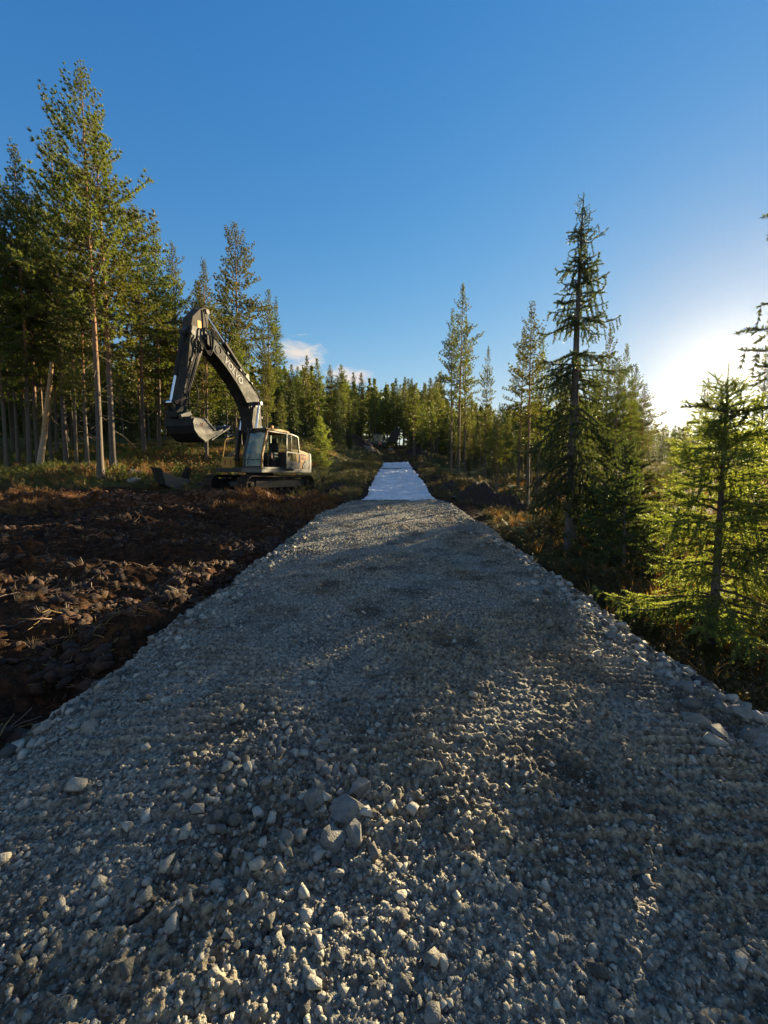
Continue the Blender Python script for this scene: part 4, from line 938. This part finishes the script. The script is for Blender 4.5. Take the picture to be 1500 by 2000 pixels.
A_ = Vector(U3(2.72, .308, 5.86)); B_ = Vector(U3(.86, .308, 4.36)); dv = (B_-A_).normalized(); upv = Vector((0, 1, 0)).cross(dv)
if upv.z < 0: upv = -upv
cen = A_.lerp(B_, .53); text('VOLVO', .37, cen+upv*.02, dv, upv, 'white', bo, bold=.008)
e0 = A_.lerp(B_, .10); tp_ = MB(); rr_ = [(.15*math.cos(a), .15*math.sin(a)) for a in np.linspace(0, 2*math.pi, 21)[:-1]]
tp_.tube([e0+dv*a+upv*b for a, b in rr_]+[e0+dv*rr_[0][0]+upv*rr_[0][1]], .012, 5); tp_.build('emblem', M['white'], bo)
def cyl(name, a, b, k, r1, r2, parent, mat='boom', y=0.0, e=True):
    a = Vector(U3(a[0], y, a[1])); b = Vector(U3(b[0], y, b[1])); m = a.lerp(b, k); d = (b-a).normalized()
    o = MB().tube([a, a+d*.05, m-d*.06, m-d*.055, m], [r1*.8, r1, r1, r1*1.12, r1*1.12], 16).tube([a-Vector((0, .14, 0)), a+Vector((0, .14, 0))], r1*.75, 12).build(name, M[mat], parent, smooth=True)
    MB().tube([m-d*.02, b], r2, 12).tube([b-Vector((0, .13, 0)), b+Vector((0, .13, 0))], r2*1.7, 12).build('rod', M['chrome'], o, smooth=True); return o
cyl('boom_cylinder', (.98, 1.55), (.36, 3.98), .52, .085, .05, EX, y=.42); cyl('boom_cylinder', (.98, 1.55), (.36, 3.98), .52, .085, .05, EX, y=-.42)
cyl('arm_cylinder', (.70, 5.12), (2.80, 6.98), .56, .10, .055, EX)
MB().prism(UP([(.5, 4.52), (.95, 4.86), (.74, 5.2), (.62, 5.16)]), -.15, -.11).prism(UP([(.5, 4.52), (.95, 4.86), (.74, 5.2), (.62, 5.16)]), .11, .15).build('cylinder_bracket', M['black'], bo)
stick = UP([(3.05, 7.08), (2.90, 7.10), (2.80, 7.02), (2.84, 6.85), (2.92, 6.3), (3.02, 5.85), (3.16, 5.66), (3.61, 4.73), (4.03, 3.74), (4.16, 3.36), (4.24, 3.28), (4.36, 3.34), (4.40, 3.5), (4.26, 3.94), (4.09, 4.47), (3.95, 5.0), (3.78, 5.84), (3.69, 6.32), (3.60, 6.62), (3.24, 6.98)])
so = MB().prism(stick, -.215, .215).build('arm', M['stick'], EX, .014)
MB().prism(UP([(3.22, 6.55), (3.40, 6.55), (3.40, 6.28), (3.22, 6.28)]), .216, .222).build('sticker', M['orange'], so)
MB().prism(UP([(2.96, 6.30), (3.66, 6.30), (3.74, 5.86), (3.02, 5.84)]), -.225, .225).build('arm_collar', M['black'], so, .008)
for (x, z) in ((3.05, 6.0), (3.66, 6.05), (2.9, 6.98)):
    MB().tube([U3(x, -.26, z), U3(x, .26, z)], .085, 16).build('pin', M['shine'], so)
cyl('bucket_cylinder', (3.86, 6.02), (4.62, 3.52), .62, .075, .045, EX, mat='boom')
MB().prism(UP([(3.60, 6.15), (3.9, 5.95), (3.93, 6.08), (3.62, 6.34)]), -.14, .14).build('cylinder_bracket', M['black'], so, .01)
lk = MB()
for y in (-.24, .24):
    bar(lk, U3(4.62, y, 3.52), U3(4.18, y, 3.74), .04, .10); bar(lk, U3(4.62, y*.5, 3.52), U3(4.52, y*.5, 3.10), .05, .10)
    lk.tube([U3(4.62, y-.04, 3.52), U3(4.62, y+.04, 3.52)], .075, 14)
lk.build('linkage', M['stick'], EX, .01)
MB().prism(UP([(4.18, 3.42), (4.42, 3.40), (4.62, 3.2), (4.60, 3.02), (4.05, 3.0), (4.06, 3.2)]), -.24, .24).build('coupler', M['bucket'], EX, .02)
MB().box(U3(4.33, .32, 3.12), (.46, .12, .16), Matrix.Rotation(R(24), 3, 'Y')).build('coupler_block', M['cream'], EX, .015)
# bucket: open towards the machine
outer = [(4.45, 3.05), (3.84, 3.02), (3.82, 2.99), (4.32, 2.99), (4.38, 2.86), (4.34, 2.62), (4.20, 2.42), (3.9, 2.24), (3.35, 2.45), (2.72, 2.80), (2.69, 2.77), (3.3, 2.40), (3.86, 2.18), (4.10, 2.26), (4.34, 2.48), (4.46, 2.74)]
bk = MB().prism(UP(outer), -.50, .70).build('bucket', M['bucket'], EX, .006)
side = UP([(3.84, 3.0), (4.35, 3.0), (4.41, 2.86), (4.36, 2.60), (4.20, 2.40), (3.9, 2.21), (3.36, 2.44), (3.36, 2.60)])
for y in (-.535, .70): MB().prism(side, y, y+.035).build('side_plate', M['shine'] if y > 0 else M['bucket'], bk, .004)
MB().prism(UP([(3.36, 2.44), (3.36, 2.62), (3.26, 2.62), (2.98, 2.72), (2.98, 2.64)]), .70, .73).build('side_cutter', M['shine'], bk)
MB().prism(UP([(3.36, 2.66), (3.84, 3.05), (3.90, 3.02), (3.42, 2.60)]), .69, .76).build('edge_bar', M['shine'], bk, .006)
MB().prism(UP([(3.60, 2.30), (2.72, 2.765), (2.58, 2.86), (2.60, 2.83), (2.70, 2.72), (3.58, 2.265)]), -.54, .745).build('cutting_edge', M['shine'], bk)
for y in (-.2, .2): MB().prism(UP([(4.1, 3.04), (4.6, 3.04), (4.62, 3.2), (4.2, 3.2)]), y-.03, y+.03).build('lug', M['bucket'], bk)
text('62', .16, Vector(U3(4.02, .738, 2.80)), Vector((-.6, 0, .0)), Vector((0, 0, 1)), 'red', bk, name='number')
# hoses
def hose(pts, r_=.02, par=EX, mat='rubber'): 
    P_ = [Vector(p) for p in pts]; q = []
    for i in range(len(P_)-1):
        a, b, c, d = P_[max(i-1, 0)], P_[i], P_[i+1], P_[min(i+2, len(P_)-1)]
        for t in (0, .2, .4, .6, .8): q.append(.5*((2*b)+(c-a)*t+(2*a-5*b+4*c-d)*t*t+(3*b-a-3*c+d)*t**3))
    q.append(P_[-1]); return MB().tube(q, r_, 6).build('hose', M[mat], par, smooth=True)
for k, y in enumerate((-.22, -.13, -.05, .10, .18, .26)):
    w_ = .05*math.sin(k*2.1)
    hose([U3(.02-.02*k, y, 1.9), U3(-.06+w_, y, 3.0), U3(.0+w_, y, 4.0), U3(.25, y, 4.48), U3(.62, y, 4.78+w_*.5), U3(1.2, y, 5.14), U3(1.8, y, 5.52+w_*.6), U3(2.4, y, 5.98), U3(2.75, y, 6.25+w_)], .022)
for k, y in enumerate((.24, .30, .36)):
    hose([U3(2.55, y, 6.08), U3(2.72, y+.05, 6.42-.05*k), U3(2.86, y+.08, 6.3), U3(2.86+.04*k, y+.08, 5.7), U3(3.1, y+.03, 5.55-.08*k), U3(3.35, y, 5.75), U3(3.42, y-.06, 6.0)], .02)
hose([U3(3.1, .24, 6.98), U3(3.02, .27, 6.5), U3(3.05, .27, 6.1), U3(3.3, .24, 5.75)], .018)
hose([U3(3.55, .235, 5.8), U3(3.62, .26, 5.3), U3(3.8, .25, 4.9), U3(4.0, .26, 4.4), U3(4.14, .24, 3.9), U3(4.1, .26, 3.6)], .018)
hose([U3(3.4, .235, 5.7), U3(3.5, .24, 5.2), U3(3.72, .24, 4.65), U3(4.02, .25, 3.9), U3(4.1, .3, 3.4), U3(4.12, .34, 3.2)], .018)
hose([U3(3.7, .1, 4.5), U3(3.68, .3, 4.1), U3(3.78, .38, 3.6), U3(4.0, .34, 3.2), U3(4.2, .3, 3.15)], .018, mat='stick')
for (x, z) in ((3.5, 5.55), (3.68, 5.1), (3.92, 4.5), (4.1, 3.95), (4.06, 4.12)):
    MB().box(U3(x+.1, .225, z), (.16, .05, .07), Matrix.Rotation(R(68), 3, 'Y')).build('hose_clamp', M['black'], so, .008)
for (x, z) in ((.05, 3.4), (.62, 4.80), (1.3, 5.22), (2.0, 5.72)):
    MB().box(U3(x, .02, z), (.10, .58, .06), Matrix.Rotation(R(-40) if z > 4 else R(90), 3, 'Y')).build('hose_clamp', M['black'], bo, .008)

# ------------------------------------------------------------------ things lying about
# spare bucket on the ground, left of the excavator
bx, bz, _q = spot(332, 20.6, v0=930)
M['grey_steel'] = paint('weathered grey steel', (.10, .095, .085), .6, .1, dirt=.6, dcol=(.13, .10, .07), wear=.5)
SB = empty('ditching_bucket', (bx, 20.6, bz-.02), 0, 'spare wide dark ditching bucket lying on reddish peat left of the excavator', 'bucket')
prof = [(-.50, .80), (-.55, .76), (-.36, .12), (-.08, -.02), (.45, .02), (.66, .40), (.63, .42), (.43, .07), (-.06, .03), (-.31, .15)]
MB().prism(prof, -.92, .92).build('shell', M['bucket'], SB, .008)
for y in (-.955, .92): MB().prism([(-.53, .78), (-.36, .12), (-.08, -.02), (.45, .02), (.65, .42), (.1, .52)], y, y+.035).build('side_plate', M['grey_steel'], SB, .006)
MB().prism([(-.47, .79), (-.55, .75), (-.62, .90), (-.58, .92)], -.96, .96).build('cutting_edge', M['bucket'], SB, .004)
for y in (-.2, .2): MB().prism([(.40, .05), (.72, .05), (.86, .95), (.70, 1.02)], y-.035, y+.035).build('lug', M['bucket'], SB, .006)
SB.rotation_euler = (R(2), R(4), R(52)); SB.scale = (1.2, .68, 1.1)

# dark soil mound right of the fabric
def heap(name, cx, cy, rx, ry, hh, seed, mat, label, n=70):
    u, v = np.meshgrid(np.linspace(-1.15, 1.15, n), np.linspace(-1.15, 1.15, n)); x, y = cx+u*rx, cy+v*ry; q = np.hypot(u, v)
    z = hh*np.clip(1-q**1.6, -.25, 1)*(1+.35*fbm(x/.7, y/.7, 3, seed)) + .10*fbm(x/.25, y/.25, 4, seed+1, .6) + .06*np.abs(perlin(x/.14, y/.14, seed+2))
    Z = H(x.ravel(), y.ravel(), False)+z.ravel()-.12
    i, j = np.meshgrid(np.arange(n-1), np.arange(n-1), indexing='ij'); Fq = np.stack([i*n+j, i*n+j+1, (i+1)*n+j+1, (i+1)*n+j], -1).reshape(-1, 4)
    k = (q.ravel()[Fq].min(1) < 1.12); return tag(link(name, mesh_np(name, np.column_stack([x.ravel(), y.ravel(), Z]), Fq[k], M[mat], True)), label, 'soil heap')
heap('soil_mound', 4.05, 17.2, 1.75, 1.35, .95, 90, 'peat', 'dark rounded mound of soil on the right beside the start of the white fabric')
heap('soil_mound', 2.75, 20.5, .8, 1.6, .38, 94, 'peat', 'low dark soil heap along the right border of the white fabric')
heap('soil_mound', -9.6, 20.8, 1.5, .8, .42, 97, 'peat', 'low reddish heap of torn peat below the spare bucket')
heap('soil_mound', -3.1, 19.5, .9, 2.4, .42, 103, 'peat', 'dark heap of turf along the left border of the white fabric')
heap('soil_mound', -6.2, 64, 3.6, 3.0, 1.5, 106, 'peat', 'large dark soil heap at the far left end of the clearing')
heap('soil_mound', 2.9, 66, 2.2, 3.0, 1.2, 109, 'peat', 'large dark soil heap at the far right end of the clearing')
# boulders and logs
for (u, y, d, s, lab) in [(268, 23.5, (1.2, .9, .8), 61, 'mossy grey boulder behind the front row pines, left of the spare bucket'), (714, 62, (2.2, 1.6, 1.3), 62, 'pale boulder at the left end of the clearing'),
                          (262, 21.3, (.8, .6, .5), 63, 'small grey boulder left of the spare bucket'), (455, 31, (1.3, .8, .6), 64, 'flat boulder lying on the slope behind the excavator'), (430, 33, (1.0, .7, .5), 65, 'pinkish boulder lying on the slope under the bucket')]:
    x, z, q = spot(u, y); tag(boulder('boulder', (x, y, z), d, s, .4), lab, 'boulder')
def log(u0, v0, u1, v1, y, r_, lab, mat='pale_bark'):
    a = at(u0, v0, y); b = at(u1, v1, y+.3); a[2] = h1(a[0], a[1])+r_*.8; b[2] = h1(b[0], b[1])+r_*.8
    T = Soup(); T.add(*tube_np(np.linspace(a, b, 6)+rng.normal(0, .015, (6, 3)), np.linspace(r_, r_*.8, 6), 9)); me = T.mesh('log', M[mat])
    tag(link('log', me), lab, 'log')
log(82, 912, 116, 903, 26.0, .13, 'pale log lying on the ground between the pines in the front row')
log(430, 900, 470, 893, 30.0, .10, 'thin grey log lying on the slope behind the yellow tool box', 'spruce_bark')
log(1190, 945, 1300, 930, 13.0, .08, 'dark fallen branch lying behind the bright young spruce', 'spruce_bark')
tag(boulder('fabric_scrap', (2.55, 17.5, h1(2.55, 17.5)+.05), (.5, .3, .08), 71, .3, 'white'), 'small white scrap of fabric at the right border of the white sheet', 'fabric scrap')

# far work machine with a raised dark tipper body
fy = 78.0; fx = at(739, 872, fy)[0]; fz = h1(fx, fy)
FM = empty('dump_truck', (fx, fy, fz), 0, 'small white cabbed work machine with raised dark body far down the clearing', 'dump truck')
c = MB()
for x in (-.95, .95):
    for y in (-.8, .8): c.box((x, y, 1.9), (.14, .14, 1.5))
c.box((0, 0, 2.68), (2.2, 1.9, .16)).box((0, 0, 1.15), (2.1, 1.8, .35)).box((0, -.8, 1.95), (.12, .1, 1.4)); c.build('cab', M['cream'], FM, .03)
MB().box((-.47, -.8, 1.95), (.78, .03, 1.3)).build('windshield', M['glass'], FM); MB().box((.47, -.8, 1.95), (.78, .03, 1.3)).build('windshield', M['glass'], FM)
MB().box((0, .3, .75), (2.6, 3.6, .5)).build('chassis', M['black'], FM, .05)
for x in (-1.15, 1.15):
    for y in (-1.0, 1.4):
        w_ = MB().tube([(x-.22, y, .55), (x+.22, y, .55)], .55, 20).build('wheel', M['rubber'], FM, .05); MB().tube([(x-.24, y, .55), (x+.24, y, .55)], .25, 14).build('rim', M['white'], w_)
MB().prism([(1.5, 1.0), (3.6, 1.3), (4.4, 3.6), (3.0, 3.9)], -.2, 2.0).build('tipping_body', M['black'], FM, .06)
MB().box((-1.65, -.5, 1.35), (.55, .5, 1.1)).build('side_tank', M['cream'], FM, .05)
tx = at(763, 873, 76)[0]; tag(boulder('tarpaulin', (tx, 76, h1(tx, 76)+.2), (1.3, .9, .6), 73, .2, 'white'), 'pale lilac tarpaulin bundle lying right of the far work machine', 'tarpaulin')

# far person in an orange vest
def person(x, y):
    z = h1(x, y); P = empty('person', (x, y, z), 0.0, 'person in an orange vest and dark trousers standing in front of the far work machine', 'person')
    vs = [((0, 0, .95), .15), ((0, 0, 1.15), .135), ((0, 0, 1.38), .165), ((0, 0, 1.50), .065), ((0, -.01, 1.60), .085), ((0, -.01, 1.70), .10), ((0, 0, 1.78), .07),
          ((-.11, 0, .90), .10), ((-.12, -.02, .50), .07), ((-.13, .02, .10), .05), ((-.13, -.12, .04), .045), ((.11, 0, .90), .10), ((.13, -.04, .50), .07), ((.14, 0, .10), .05), ((.14, -.14, .04), .045),
          ((-.20, 0, 1.42), .07), ((-.27, .02, 1.13), .05), ((-.25, -.10, .88), .038), ((-.24, -.14, .78), .04), ((.20, 0, 1.42), .07), ((.28, .02, 1.14), .05), ((.24, -.14, .95), .038), ((.2, -.2, .88), .04)]
    es = [(0, 1), (1, 2), (2, 3), (3, 4), (4, 5), (5, 6), (0, 7), (7, 8), (8, 9), (9, 10), (0, 11), (11, 12), (12, 13), (13, 14), (2, 15), (15, 16), (16, 17), (17, 18), (2, 19), (19, 20), (20, 21), (21, 22)]
    def skin(name, idx, grow, mat):
        mp = {o: i for i, o in enumerate(idx)}; me = bpy.data.meshes.new(name); me.from_pydata([vs[i][0] for i in idx], [(mp[a], mp[b]) for a, b in es if a in mp and b in mp], [])
        o = link(name, me); md = o.modifiers.new('skin', 'SKIN'); sv = me.skin_vertices[0].data
        for i, q in enumerate(idx): sv[i].radius = (vs[q][1]*grow, vs[q][1]*grow*.85); sv[i].use_root = (i == 0)
        sb = o.modifiers.new('sub', 'SUBSURF'); sb.levels = 1; sb.render_levels = 1
        dg = bpy.context.evaluated_depsgraph_get(); m2 = bpy.data.meshes.new_from_object(o.evaluated_get(dg)); bpy.data.objects.remove(o); m2.materials.clear(); m2.materials.append(mat)
        for p in m2.polygons: p.use_smooth = True
        return link(name, m2, P)
    skin('body', list(range(23)), 1.0, paint('skin', (.45, .28, .2), .6, dirt=0)); skin('vest', [1, 0, 2, 15, 19], 1.16, paint('orange vest', (.75, .14, .05), .7, dirt=.1))
    skin('trousers', [0, 7, 8, 9, 11, 12, 13], 1.14, paint('dark trousers', (.03, .03, .04), .8, dirt=.2)); MB().tube([(0, -.01, 1.70), (0, -.01, 1.78), (0, -.01, 1.84)], [.125, .12, .06], 12).build('helmet', paint('red helmet', (.35, .05, .04), .4, dirt=.1), P, smooth=True)
person(at(742, 880, 73)[0], 73)

# ------------------------------------------------------------------ air
HAZE = .00002
hz = MT('haze'); hz.t.nodes.remove(hz.bs); pv = hz.n('ShaderNodeVolumePrincipled'); pv.inputs['Density'].default_value = HAZE; pv.inputs['Anisotropy'].default_value = .87
pv.inputs['Color'].default_value = (.95, .95, .95, 1); hz.l(pv.outputs[0], hz.out.inputs['Volume'])
tag(MB().box((0, 0, 16), (900, 900, 40)).build('haze', hz.m), kind='stuff')
